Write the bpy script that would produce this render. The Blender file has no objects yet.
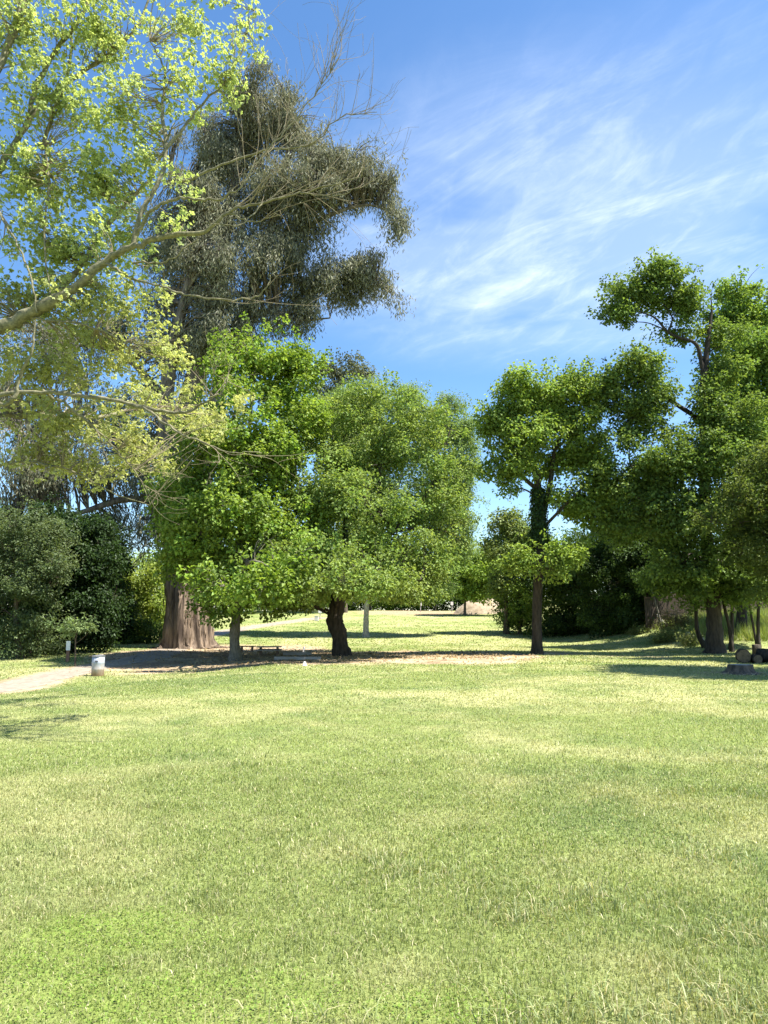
import bpy, bmesh, math, random
import numpy as np
from mathutils import Vector, Matrix

R = math.radians
rng = np.random.default_rng(7)
random.seed(7)
scene = bpy.context.scene
COL = scene.collection

# ------------------------------------------------------------------ camera model
F, PITCH, EYE = 740.0, R(8.46), 1.65
cp, sp = math.cos(PITCH), math.sin(PITCH)

def P(px, py, D):
    """world point seen at pixel px,py at ground distance D"""
    u = (512 - py) / F
    dx, dy, dz = (px - 384) / F, cp - sp * u, sp + cp * u
    s = D / dy
    return np.array([dx * s, D, EYE + dz * s])

def sstep(a, b, t):
    t = np.clip((np.asarray(t, float) - a) / (b - a), 0, 1)
    return t * t * (3 - 2 * t)

def _hash(ix, iy, seed):
    h = (ix.astype(np.int64) * 374761393 + iy.astype(np.int64) * 668265263 + seed * 144269) & 0x7fffffff
    h = ((h ^ (h >> 13)) * 1274126177) & 0x7fffffff
    return ((h ^ (h >> 16)) & 0xffff) / 65535.0

def vnoise(x, y, seed=0):
    x = np.asarray(x, float); y = np.asarray(y, float)
    ix, iy = np.floor(x), np.floor(y)
    fx, fy = x - ix, y - iy
    fx = fx * fx * (3 - 2 * fx); fy = fy * fy * (3 - 2 * fy)
    a = _hash(ix, iy, seed); b = _hash(ix + 1, iy, seed)
    c = _hash(ix, iy + 1, seed); d = _hash(ix + 1, iy + 1, seed)
    return (a * (1 - fx) + b * fx) * (1 - fy) + (c * (1 - fx) + d * fx) * fy

def fbm(x, y, seed=0, o=4):
    s, a, t = 0, 1.0, 0
    for i in range(o):
        s = s + a * vnoise(x * 2 ** i + 17.3 * i, y * 2 ** i - 9.1 * i, seed + i); t += a; a *= .55
    return s / t

def gz(x, y):
    x = np.asarray(x, float); y = np.asarray(y, float)
    z = 3.3 * sstep(42, 112, y)
    z = z - .35 * sstep(-3, -10, x) * sstep(12, 24, y) * (1 - sstep(30, 44, y))
    z = z + 1.7 * sstep(12, 24, x) * sstep(36, 50, y)
    z = z + .10 * (fbm(x / 7, y / 7, 3, 3) - .5) * sstep(1, 8, np.hypot(x, y))
    return z

def G(px, py):
    """point of the ground seen at a pixel"""
    Ds = np.arange(3, 140, .04); a = P(px, py, 1.0); o = np.array([0, 0, EYE]); q = o + (a - o) * Ds[:, None]
    k = np.nonzero(q[:, 2] <= gz(q[:, 0], q[:, 1]))[0]
    return P(px, py, Ds[k[0]] if len(k) else 120)

# ------------------------------------------------------------------ object helpers
def tag(o, label=None, cat=None, group=None, kind=None):
    if label: o['label'] = label
    if cat: o['category'] = cat
    if group: o['group'] = group
    if kind: o['kind'] = kind
    return o

def empty(name, loc, label, cat, group=None, rz=0):
    o = bpy.data.objects.new(name, None); COL.objects.link(o)
    o.location = [float(v) for v in loc]; o.rotation_euler = (0, 0, rz); o.empty_display_size = .3
    return tag(o, label, cat, group)

def link(name, me, mat, parent=None, world=True):
    o = bpy.data.objects.new(name, me); COL.objects.link(o)
    if mat: me.materials.append(mat)
    if parent:
        o.parent = parent
        if world:   # vertices were given in world space: parent is an unrotated empty
            o.location = [-v for v in parent.location]
    return o

def mesh_np(name, verts, faces_n, loops, cols=None, smooth=False):
    """faces_n: array of loop totals; loops: flat vertex index array"""
    me = bpy.data.meshes.new(name)
    verts = np.ascontiguousarray(verts, dtype=np.float32)
    me.vertices.add(len(verts)); me.vertices.foreach_set('co', verts.ravel())
    loops = np.ascontiguousarray(loops, dtype=np.int32)
    me.loops.add(len(loops)); me.loops.foreach_set('vertex_index', loops)
    faces_n = np.asarray(faces_n, dtype=np.int32)
    st = np.concatenate([[0], np.cumsum(faces_n)[:-1]]).astype(np.int32)
    me.polygons.add(len(faces_n)); me.polygons.foreach_set('loop_start', st)
    me.polygons.foreach_set('use_smooth', np.full(len(faces_n), smooth, dtype=bool))
    if cols is not None:
        c = np.ones((len(verts), 4), dtype=np.float32); c[:, :3] = cols
        at = me.attributes.new('Col', 'FLOAT_COLOR', 'POINT'); at.data.foreach_set('color', c.ravel())
    me.update(calc_edges=True)
    return me

# ------------------------------------------------------------------ materials
def mat_new(name):
    m = bpy.data.materials.new(name); m.use_nodes = True
    nt = m.node_tree; nt.nodes.clear()
    out = nt.nodes.new('ShaderNodeOutputMaterial')
    return m, nt, out

def N(nt, t, **kw):
    n = nt.nodes.new(t)
    for k, v in kw.items():
        if k in n.inputs.keys(): n.inputs[k].default_value = v
        else: setattr(n, k, v)
    return n

def leaf_mat(name, trans=.45, gloss=.02, tint=(1.18, 1.14, .62)):
    m, nt, out = mat_new(name)
    a = N(nt, 'ShaderNodeAttribute', attribute_name='Col')
    d = N(nt, 'ShaderNodeBsdfDiffuse')
    t = N(nt, 'ShaderNodeBsdfTranslucent')
    mul = N(nt, 'ShaderNodeMix', data_type='RGBA', blend_type='MULTIPLY'); mul.inputs[0].default_value = 1
    mul.inputs[7].default_value = (*tint, 1)
    nt.links.new(a.outputs['Color'], mul.inputs[6])
    nt.links.new(a.outputs['Color'], d.inputs['Color']); nt.links.new(mul.outputs[2], t.inputs['Color'])
    mx = N(nt, 'ShaderNodeMixShader'); mx.inputs[0].default_value = trans
    nt.links.new(d.outputs[0], mx.inputs[1]); nt.links.new(t.outputs[0], mx.inputs[2])
    g = N(nt, 'ShaderNodeBsdfGlossy', Roughness=.55); g.inputs['Color'].default_value = (.8, .85, .8, 1)
    m2 = N(nt, 'ShaderNodeMixShader'); m2.inputs[0].default_value = gloss
    nt.links.new(mx.outputs[0], m2.inputs[1]); nt.links.new(g.outputs[0], m2.inputs[2])
    nt.links.new(m2.outputs[0], out.inputs[0])
    return m

def solid(name, c1, c2=None, scale=8, rough=.8, bump=.3, stretch=(1, 1, 1), detail=6, metal=0, dist=.02, low=.35, high=.65):
    m, nt, out = mat_new(name)
    b = N(nt, 'ShaderNodeBsdfPrincipled', Roughness=rough, Metallic=metal)
    b.inputs['Specular IOR Level'].default_value = .3
    tc = N(nt, 'ShaderNodeTexCoord'); mp = N(nt, 'ShaderNodeMapping'); mp.inputs['Scale'].default_value = stretch
    nt.links.new(tc.outputs['Object'], mp.inputs[0])
    n = N(nt, 'ShaderNodeTexNoise', Scale=scale, Detail=detail, Roughness=.65)
    nt.links.new(mp.outputs[0], n.inputs['Vector'])
    cr = N(nt, 'ShaderNodeValToRGB')
    cr.color_ramp.elements[0].position = low; cr.color_ramp.elements[1].position = high
    cr.color_ramp.elements[0].color = (*c1, 1); cr.color_ramp.elements[1].color = (*(c2 or c1), 1)
    nt.links.new(n.outputs[0], cr.inputs[0]); nt.links.new(cr.outputs[0], b.inputs['Base Color'])
    bp = N(nt, 'ShaderNodeBump', Strength=bump, Distance=dist)
    nt.links.new(n.outputs[0], bp.inputs['Height']); nt.links.new(bp.outputs[0], b.inputs['Normal'])
    nt.links.new(b.outputs[0], out.inputs[0])
    return m

M_LEAF = leaf_mat('leaf')
M_LEAFY = leaf_mat('young_leaf', trans=.55, gloss=.02, tint=(1.12, 1.1, .65))
M_EUC = leaf_mat('gum_leaf', trans=.36, gloss=.03, tint=(1.05, 1.05, .85))
M_GRASS = leaf_mat('grass_blade', trans=.40, gloss=.04, tint=(1.15, 1.1, .6))
M_BARK = solid('bark_brown', (.045, .036, .027), (.16, .125, .09), 9, .9, 1, (1, 1, .22), dist=.05)
M_BARKD = solid('bark_dark', (.02, .017, .013), (.075, .06, .045), 9, .9, 1, (1, 1, .22), dist=.05)
M_BARKG = solid('bark_grey', (.08, .072, .052), (.21, .19, .145), 14, .9, .8, (1, 1, .3), dist=.02)
M_BARKP = solid('bark_pale', (.22, .20, .17), (.52, .49, .43), 12, .9, .5, (1, 1, .5), dist=.02)
M_BARKE = solid('bark_gum', (.055, .04, .03), (.27, .205, .15), 3.2, .95, 1, (1, 1, .11), dist=.14, low=.40, high=.62)
M_LIMBM = solid('bark_mossy', (.10, .095, .055), (.24, .22, .13), 16, .9, .8, (1, 1, 1), dist=.02)
M_TWIG = solid('twig_bark', (.16, .13, .08), (.27, .23, .15), 8, .9, .3)

# ------------------------------------------------------------------ tubes
class Tube:
    def __init__(s): s.v = []; s.f = []; s.n = 0
    def add(s, pts, rad, sides=7, cap=True, flute=0, wob=0):
        pts = np.asarray(pts, float); rad = np.asarray(rad, float); n = len(pts)
        tan = np.gradient(pts, axis=0); tan /= np.linalg.norm(tan, axis=1)[:, None] + 1e-9
        ref = np.array([0, 1., 0]) if abs(tan[0][1]) < .8 else np.array([1., 0, 0])
        ang = np.arange(sides) * 2 * math.pi / sides
        off = s.n
        for i in range(n):
            a = np.cross(tan[i], ref); a /= np.linalg.norm(a) + 1e-9
            b = np.cross(tan[i], a); ref = np.cross(a, tan[i])
            rr = rad[i] * np.ones(sides)
            if wob: rr = rr * (1 + wob * (vnoise(ang * 1.3 + 5 * i * .13, np.full(sides, i * .45 + pts[0][0]), 5) - .5))
            ring = pts[i] + rr[:, None] * (np.cos(ang)[:, None] * a + np.sin(ang)[:, None] * b)
            s.v.append(ring)
        k = np.arange(sides); k2 = (k + 1) % sides
        for i in range(n - 1):
            o0 = off + i * sides; o1 = o0 + sides
            s.f.append(np.stack([o0 + k, o0 + k2, o1 + k2, o1 + k], 1))
        s.n += n * sides
    def mesh(s, name):
        v = np.concatenate(s.v); f = np.concatenate(s.f)
        return mesh_np(name, v, np.full(len(f), 4), f.ravel(), smooth=True)

def spline(ctrl, per=6):
    """Catmull-Rom through rows of ctrl (any columns)"""
    c = np.asarray(ctrl, float)
    if len(c) == 2: 
        t = np.linspace(0, 1, per + 1)[:, None]; return c[0] * (1 - t) + c[1] * t
    c = np.vstack([2 * c[0] - c[1], c, 2 * c[-1] - c[-2]])
    out = []
    for i in range(1, len(c) - 2):
        p0, p1, p2, p3 = c[i - 1:i + 3]
        for t in np.linspace(0, 1, per, endpoint=False):
            out.append(.5 * (2 * p1 + (p2 - p0) * t + (2 * p0 - 5 * p1 + 4 * p2 - p3) * t * t + (3 * p1 - p0 - 3 * p2 + p3) * t ** 3))
    out.append(c[-2]); out = np.array(out)
    if out.shape[1] > 3: out[:, 3] = np.maximum(out[:, 3], .002)
    return out

# ------------------------------------------------------------------ leaves
def norm(v): return v / (np.linalg.norm(v, axis=1)[:, None] + 1e-9)

def leaves_mesh(name, c, nrm, axis, L, W, col, fold=.25, lobes=1):
    """each leaf a folded kite (or several lobes) at c, with given normal and long axis"""
    n = len(c)
    nrm = norm(nrm); axis = norm(axis - nrm * np.sum(axis * nrm, 1)[:, None]); side = np.cross(nrm, axis)
    V = []
    angs = {1: [0], 3: [-.95, 0, .95]}[lobes]
    for k, a in enumerate(angs):
        ca, sa = math.cos(a), math.sin(a)
        ax = axis * ca + side * sa; sd = side * ca - axis * sa
        l = L * (1 if a == 0 else .8); w = W
        base = c + 0 * ax
        lf = c + ax * (l * .45)[:, None] + sd * (w * .5)[:, None] + nrm * (w * fold)[:, None]
        tip = c + ax * l[:, None] - nrm * (l * .12)[:, None]
        rt = c + ax * (l * .45)[:, None] - sd * (w * .5)[:, None] + nrm * (w * fold)[:, None]
        V.append(np.stack([base, lf, tip, rt], 1))
    V = np.stack(V, 1).reshape(-1, 3)
    nf = n * len(angs)
    cc = np.repeat(col, 4 * len(angs), axis=0)
    return mesh_np(name, V, np.full(nf, 4), np.arange(nf * 4), cc)

def rdir(n, r=None):
    r = r or rng
    v = r.normal(size=(n, 3)); return norm(v)

def pick_colors(n, base, alt, p_alt, var, clump_idx=None, nclump=0):
    b = np.asarray(base)[None] * np.ones((n, 1)); a = np.asarray(alt)[None]
    if clump_idx is not None:
        ck = rng.random(nclump)[clump_idx][:, None]; b = b * (1 + .22 * rng.normal(0, 1, nclump)[clump_idx][:, None]).clip(.5, 1.6)
        mix = np.clip(p_alt * 2 * ck + rng.normal(0, .15, (n, 1)), 0, 1)
    else: mix = (rng.random((n, 1)) < p_alt) * 1.0
    c = b * (1 - mix) + a * mix
    return np.clip(c * (1 + rng.normal(0, var, (n, 1))), .004, .9)

def clumps_in(ells, count, shell=.5, down=.5, rag=.14):
    """centres of leaf clumps spread over a set of ellipsoids (centre, radii, weight)"""
    w = np.array([(e[1][0] * e[1][1] * e[1][2]) ** (.7) * e[2] for e in ells]); w /= w.sum()
    idx = rng.choice(len(ells), count, p=w)
    d = rdir(count)
    low = d[:, 2] < -.25
    flip = low & (rng.random(count) > down); d[flip, 2] *= -1
    r = shell + (1 - shell) * np.sqrt(rng.random(count))
    inner = rng.random(count) < .22; r[inner] = rng.random(inner.sum()) ** (1 / 3) * shell
    r = r * (1 + rag * rng.normal(0, 1, count))
    C = np.array([e[0] for e in ells])[idx]; RR = np.array([e[1] for e in ells])[idx]
    return C + d * RR * r[:, None], idx, d

def foliage(name, ells, n_clump, per, cr, L, W, base, alt, mat, parent, p_alt=.3, var=.18, shell=.5, down=.5,
            mode='broad', lobes=1, fold=.25, flat=.85, extra=None, cmin=.45, small=0, rag=.19):
    C, idx, D = clumps_in(ells, n_clump, shell, down, rag)
    if extra is not None and len(extra): C = np.vstack([C, extra]); D = np.vstack([D, rdir(len(extra))]); n_clump = len(C)
    R_ = cr * (cmin + (1.75 - cmin) * rng.random(n_clump) ** 1.5)
    if small: R_[-small:] *= .42
    m = np.maximum(3, (per * (R_ / cr) ** 1.6).astype(int))
    ci = np.repeat(np.arange(n_clump), m); n = len(ci)
    o = rdir(n) * (rng.random(n) ** (1 / 2.2))[:, None]
    if mode == 'hang':
        o[:, 2] = o[:, 2] * 1.25 - .35
        pos = C[ci] + o * R_[ci][:, None]
        axis = np.stack([rng.normal(0, .6, n), rng.normal(0, .6, n), -np.ones(n)], 1)
        nr = rdir(n); nr[:, 2] *= .4
    else:
        tilt = D[ci] * .55 + rng.normal(0, .12, (n, 3))
        o[:, 2] *= flat
        pos = C[ci] + o * R_[ci][:, None]
        pos[:, 2] -= (.18 * R_[ci] * (o[:, 0] ** 2 + o[:, 1] ** 2))
        nr = o * .5 + tilt * .6 + np.array([0, 0, .75]) + rng.normal(0, .6, (n, 3))
        axis = o + rdir(n) * .6 + np.array([0, 0, -.25])
    col = pick_colors(n, base, alt, p_alt, var, ci, n_clump)
    s = .65 + .7 * rng.random(n)
    me = leaves_mesh(name, pos, nr, axis, L * s, W * s, col, fold, lobes)
    return link(name, me, mat, parent), C

def twigs_to(T, C, skel, r0=.03, frac=1.0, sag=.12, sides=4, maxd=99):
    """thin branch from the nearest skeleton point to each chosen clump"""
    S = np.concatenate([s[:, :3] for s in skel]); SR = np.concatenate([s[:, 3] for s in skel])
    for p in C:
        if rng.random() > frac: continue
        dd = S - p
        dist = np.linalg.norm(dd, axis=1) + .6 * np.maximum(0, dd[:, 2])      # rather from below
        k = int(np.argmin(dist)); a = S[k]; d = np.linalg.norm(p - a)
        if d < .1 or d > maxd: continue
        mid = (a + p) / 2 + np.array([0, 0, sag * d]) + rng.normal(0, .06 * d, 3)
        r = min(SR[k] * .7, r0 * (.5 + .25 * d))
        q = spline([[*a, r], [*mid, r * .6], [*p, r * .18]], 3)
        T.add(q[:, :3], q[:, 3], sides)

def skel_px(lines, D):
    """limb polylines given as rows (px, py, depth offset, radius in m)"""
    out = []
    for ln in lines:
        out.append(spline([[*P(a[0], a[1], D + a[2]), a[3]] for a in ln], 6))
    return out

def ell_px(rows, D):
    """crown lobes given as (px, py, rx_px, ry_px, depth offset, weight)"""
    out = []
    for r in rows:
        d = D + r[4]; k = d / F
        out.append((P(r[0], r[1], d), np.array([r[2] * k, (r[2] + r[3]) * .5 * k * 1.1, r[3] * k]), r[5] if len(r) > 5 else 1.0))
    return out

def tree(name, label, base, trunk, lobes, n_clump, per, cr, L, W, c1, c2, mat=None, bark=None, D=None, group=None, cat='tree',
         twig_frac=.5, twig_r=.03, maxd=99, flare=1.5, sats=7, **kw):
    """base: (px, py) of the foot on the ground; trunk: list of limbs in pixels, the first starts at the foot"""
    b = G(*base) if D is None else np.array([P(base[0], base[1], D)[0], D, 0.0])
    b[2] = gz(b[0], b[1]); D = b[1]
    e = empty(name, b, label, cat, group)
    T = Tube(); sk = skel_px(trunk, D)
    first = sk[0]
    first[:, :3] += (b - first[0, :3]) * np.linspace(1, 0, len(first))[:, None] ** 2
    h = first[:, 2] - b[2]
    first[:, 3] *= 1 + (flare - 1) * (.75 * np.exp(-h / .25) + .45 * np.exp(-h / .9))
    sink = first[0].copy(); sink[2] -= .4; sink[3] *= 1.05
    sk[0] = np.vstack([sink, first])
    for s in sk: T.add(s[:, :3], s[:, 3], 12 if s[0, 3] > .12 else 7, wob=.35)
    lob = ell_px(lobes, D); sat = []
    for c, r, w in lob:
        for k in range(sats):
            d = rdir(1)[0]; d[2] = d[2] * .9 + .12; q = rng.uniform(.22, .55)
            sat.append((c + d * r * rng.uniform(.75, 1.08), r * q * np.array([1, 1, rng.uniform(.6, 1)]), w * rng.uniform(.7, 1.5)))
    shoots = []
    for c, r, w in lob:
        for k in range(int(rng.integers(5, 11))):
            d = rdir(1)[0]; d[2] = abs(d[2]) * .9 + .05 if rng.random() < .75 else d[2]
            q = c + d * r * rng.uniform(.95, 1.12); up = d * .4 + np.array([0, 0, .5]) + rng.normal(0, .25, 3)
            for t in (0, .35, .7): shoots.append(q + up * t * cr * 2.2)
    kw['small'] = len(shoots); kw['extra'] = np.array(shoots)
    n_clump = int(n_clump * 1.45); cr *= .80; per = max(8, int(per * .92)); L = L * .86; W = W * .86
    cr_o, C = foliage('crown', [(c, r * .80, w) for c, r, w in lob] + sat, n_clump, per, cr, L, W, c1, c2, mat or M_LEAF, e, **kw)
    # limbs to the middle of each lobe, then twigs
    limbs = []
    for l in lob:
        S = np.concatenate([s[:, :4] for s in sk]); dd = S[:, :3] - l[0]
        k = int(np.argmin(np.linalg.norm(dd, axis=1) + 1.2 * np.maximum(0, dd[:, 2] + .5)))
        a = S[k]; dist = np.linalg.norm(l[0] - a[:3])
        if dist < .4 or dist > maxd: continue
        r = min(a[3] * .65, .03 + .018 * dist)
        mid = (a[:3] + l[0]) / 2 + np.array([0, 0, .1 * dist]) + rng.normal(0, .05 * dist, 3)
        q = spline([[*a[:3], r], [*mid, r * .7], [*l[0], r * .35]], 6); limbs.append(q)
        T.add(q[:, :3], q[:, 3], 6)
    twigs_to(T, C, sk + limbs, twig_r, twig_frac * .7, maxd=maxd)
    link('trunk', T.mesh('trunk'), bark or M_BARK, e)
    return e

# ------------------------------------------------------------------ ground
def path_center():
    pts = [G(-60, 697), G(0, 689), G(50, 677), G(96, 667), G(150, 657)]
    pts = [np.array([p[0], p[1]]) for p in pts]
    pts += [np.array([-13.2, 47.5]), np.array([-14.6, 56]), np.array([-14.2, 63]), np.array([-11.8, 72]), np.array([-8.5, 81]), np.array([-7, 84])]
    return np.array(pts)
PATH = spline(path_center(), 10)
PW = np.interp(np.arange(len(PATH)) / (len(PATH) - 1), [0, .25, .4, .6, 1], [.75, .8, 1.0, .95, .8])

def path_dist(x, y):
    d = np.full(np.shape(x), 1e9)
    for p, w in zip(PATH, PW):
        d = np.minimum(d, np.hypot(x - p[0], (y - p[1])) - w)
    return d

_bare = [G(342, 657), G(400, 656), G(265, 655), G(196, 655), G(480, 655), G(545, 654), G(620, 657), G(140, 657), G(425, 658)]
_bare_r = [(5.5, 7.5), (5.5, 7.5), (4.8, 11.5), (5.5, 11.5), (3.5, 6), (3.2, 2.6), (3.5, 2.0), (3.5, 4), (5.5, 6.5)]
_bare_w = [1, 1, 1.05, 1.1, .8, .62, .45, .8, 1.1]
def bare(x, y):
    """0..1 how worn the lawn is (under the trees, along the path, the far strip)"""
    b = np.zeros(np.shape(x))
    for p, r, w in zip(_bare, _bare_r, _bare_w):
        q = np.hypot((x - p[0]) / r[0], (y - p[1]) / r[1])
        b = np.maximum(b, w * (1 - sstep(.55, 1.15, q)))
    f = np.exp(-((x - (92 - 0) * (415 - 384) / 740) / 7) ** 2 - ((y - 97) / 6.5) ** 2)
    b = np.maximum(b, np.clip(f * 1.5, 0, 1))
    b = np.maximum(b, np.clip(1 - sstep(-.1, .9, path_dist(x, y)), 0, 1) * .9)
    n = fbm(x / 1.3, y / 2.2, 21, 4)
    return np.clip((b * 1.55 + (n - .5) * 1.6 - .35) / .75, 0, 1) * (b > .02)

def lawn_col(x, y):
    """colour of the turf itself: greener and drier patches"""
    n1 = fbm(x / 5.5, y / 5.5, 31, 4); n2 = fbm(x / 1.6, y / 1.6, 41, 4); n3 = fbm(x / 14, y / 14, 51, 2)
    n4 = fbm(x / .55, y / .55, 45, 3); dry = np.clip((n1 - .5) * 1.7 + (n2 - .5) * 1.9 + (n4 - .5) * 1.2 + .38 + .3 * (n3 - .5), 0, 1)
    lush = np.clip((fbm(x / 2.1, y / 2.1, 61, 4) - .5) * 5, 0, 1) * (1 - dry)
    cl = clover(x, y)
    g = np.array([.235, .285, .090]); d = np.array([.45, .44, .215]); l = np.array([.15, .215, .075]); c = np.array([.23, .31, .065])
    col = g + (d - g) * dry[..., None] * .75
    col = col + (l - col) * lush[..., None] * .5
    return col + (c - col) * cl[..., None] * .55

def clover(x, y):
    b = np.zeros(np.shape(x))
    for cx, cy, rx, ry in [(-1.9, 3.6, .9, .45), (-.8, 3.5, .7, .35), (.3, 3.45, .4, .2), (-1.3, 4.25, .7, .3)]:
        b = np.maximum(b, 1 - sstep(.6, 1.25, np.hypot((x - cx) / rx, (y - cy) / ry)))
    return np.clip(b + (fbm(x * 2, y * 2, 71, 3) - .5) * 1.2 * (b > 0), 0, 1)

def ground_sheet():
    ys = np.concatenate([np.linspace(-60, -2, 20), np.arange(-1.5, 14, .16), np.arange(14, 60, .32), np.arange(60, 120, .9), np.linspace(121, 420, 40)])
    xh = np.concatenate([np.arange(0, 9, .16), np.arange(9, 32, .33), np.linspace(32.5, 70, 50), np.linspace(73, 420, 40)])
    xs = np.concatenate([-xh[::-1], xh[1:]])
    X, Y = np.meshgrid(xs, ys); Z = gz(X, Y)
    nx, ny = len(xs), len(ys)
    soil = np.array([.46, .365, .24]); soil2 = np.array([.27, .20, .13]); s3 = np.array([.35, .235, .15])
    b = bare(X, Y)[..., None]; t = fbm(X / 1.1, Y / 1.1, 81, 3)[..., None]
    far = sstep(80, 92, Y)[..., None]
    sc = soil2 + (soil - soil2) * np.clip((t - .3) * 2.2, 0, 1); sc = sc + (s3 - sc) * far
    col = lawn_col(X, Y) * .8
    col = col + (sc - col) * b
    v = np.stack([X, Y, Z], -1).reshape(-1, 3)
    i = np.arange(nx * ny).reshape(ny, nx)
    f = np.stack([i[:-1, :-1], i[:-1, 1:], i[1:, 1:], i[1:, :-1]], -1).reshape(-1, 4)
    me = mesh_np('ground', v, np.full(len(f), 4), f.ravel(), col.reshape(-1, 3), smooth=True)
    m, nt, out = mat_new('turf')
    a = N(nt, 'ShaderNodeAttribute', attribute_name='Col')
    tc = N(nt, 'ShaderNodeTexCoord')
    n1 = N(nt, 'ShaderNodeTexNoise', Scale=26, Detail=6, Roughness=.75); nt.links.new(tc.outputs['Object'], n1.inputs['Vector'])
    n2 = N(nt, 'ShaderNodeTexNoise', Scale=3.5, Detail=7, Roughness=.7); nt.links.new(tc.outputs['Object'], n2.inputs['Vector'])
    mr = N(nt, 'ShaderNodeMapRange'); mr.inputs[1].default_value = .3; mr.inputs[2].default_value = .7; mr.inputs[3].default_value = .5; mr.inputs[4].default_value = 1.4
    nt.links.new(n1.outputs[0], mr.inputs[0])
    mr2 = N(nt, 'ShaderNodeMapRange'); mr2.inputs[1].default_value = .3; mr2.inputs[2].default_value = .7; mr2.inputs[3].default_value = .75; mr2.inputs[4].default_value = 1.22
    nt.links.new(n2.outputs[0], mr2.inputs[0])
    mm = N(nt, 'ShaderNodeMath', operation='MULTIPLY'); nt.links.new(mr.outputs[0], mm.inputs[0]); nt.links.new(mr2.outputs[0], mm.inputs[1])
    vm = N(nt, 'ShaderNodeVectorMath', operation='SCALE'); nt.links.new(a.outputs['Color'], vm.inputs[0]); nt.links.new(mm.outputs[0], vm.inputs['Scale'])
    d = N(nt, 'ShaderNodeBsdfDiffuse'); nt.links.new(vm.outputs[0], d.inputs['Color'])
    bp = N(nt, 'ShaderNodeBump', Strength=.9, Distance=.03); nt.links.new(n1.outputs[0], bp.inputs['Height']); nt.links.new(bp.outputs[0], d.inputs['Normal'])
    nt.links.new(d.outputs[0], out.inputs[0])
    o = link('ground', me, m); tag(o, 'mown park lawn with dry yellow patches and worn earth under the trees', 'lawn', kind='structure')
ground_sheet()

def make_path():
    n = len(PATH); tan = np.gradient(PATH, axis=0); tan /= np.linalg.norm(tan, axis=1)[:, None]
    nr = np.stack([-tan[:, 1], tan[:, 0]], 1)
    # resample finely
    t = np.linspace(0, n - 1, n * 5)
    px = np.interp(t, np.arange(n), PATH[:, 0]); py = np.interp(t, np.arange(n), PATH[:, 1])
    nx = np.interp(t, np.arange(n), nr[:, 0]); ny = np.interp(t, np.arange(n), nr[:, 1]); w = np.interp(t, np.arange(n), PW)
    K = 9; V = []
    for k in range(K):
        s = -1 + 2 * k / (K - 1)
        ww = w * s
        if k in (0, K - 1): ww = ww * (1 + .5 * (fbm(px * .8 + k * 9, py * .8, 91, 3) - .5))
        x = px + nx * ww; y = py + ny * ww
        z = gz(x, y) + .022 * (1 - abs(s) ** 4) + .006
        V.append(np.stack([x, y, z], 1))
    V = np.stack(V, 1); m = len(t); i = np.arange(m * K).reshape(m, K)
    f = np.stack([i[:-1, :-1], i[:-1, 1:], i[1:, 1:], i[1:, :-1]], -1).reshape(-1, 4)
    me = mesh_np('path', V.reshape(-1, 3), np.full(len(f), 4), f.ravel(), smooth=True)
    o = link('path', me, solid('gravel', (.17, .14, .105), (.33, .285, .225), 5, .95, .6, detail=10, dist=.02))
    tag(o, 'pale gravel path winding behind the big trunk', 'path', kind='structure')
make_path()

# ------------------------------------------------------------------ grass blades
def blades(x, y, h, w, col, lean=.55, seg=True):
    n = len(x); z = gz(x, y) - .004
    a = rng.random(n) * 2 * math.pi; la = rng.random(n) * 2 * math.pi
    ln = np.abs(rng.normal(0, lean, n))
    dx, dy = np.cos(la) * h * ln, np.sin(la) * h * ln
    sx, sy = np.cos(a) * w / 2, np.sin(a) * w / 2
    b0 = np.stack([x - sx, y - sy, z], 1); b1 = np.stack([x + sx, y + sy, z], 1)
    m0 = np.stack([x - sx * .75 + dx * .35, y - sy * .75 + dy * .35, z + h * .6], 1); m1 = np.stack([x + sx * .75 + dx * .35, y + sy * .75 + dy * .35, z + h * .6], 1)
    tp = np.stack([x + dx, y + dy, z + h * (1 - .25 * np.minimum(ln, 1.5))], 1)
    if seg:
        V = np.stack([b0, b1, m1, m0, tp], 1).reshape(-1, 3); o = np.arange(n)[:, None] * 5
        lp = np.concatenate([o + np.array([0, 1, 2, 3]), o + np.array([3, 2, 4])], 1).ravel(); fn = np.tile([4, 3], n); k = 5
    else:
        V = np.stack([b0, b1, tp], 1).reshape(-1, 3); lp = np.arange(n * 3); fn = np.full(n, 3); k = 3
    return V, fn, lp, np.repeat(col, k, axis=0)

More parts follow.
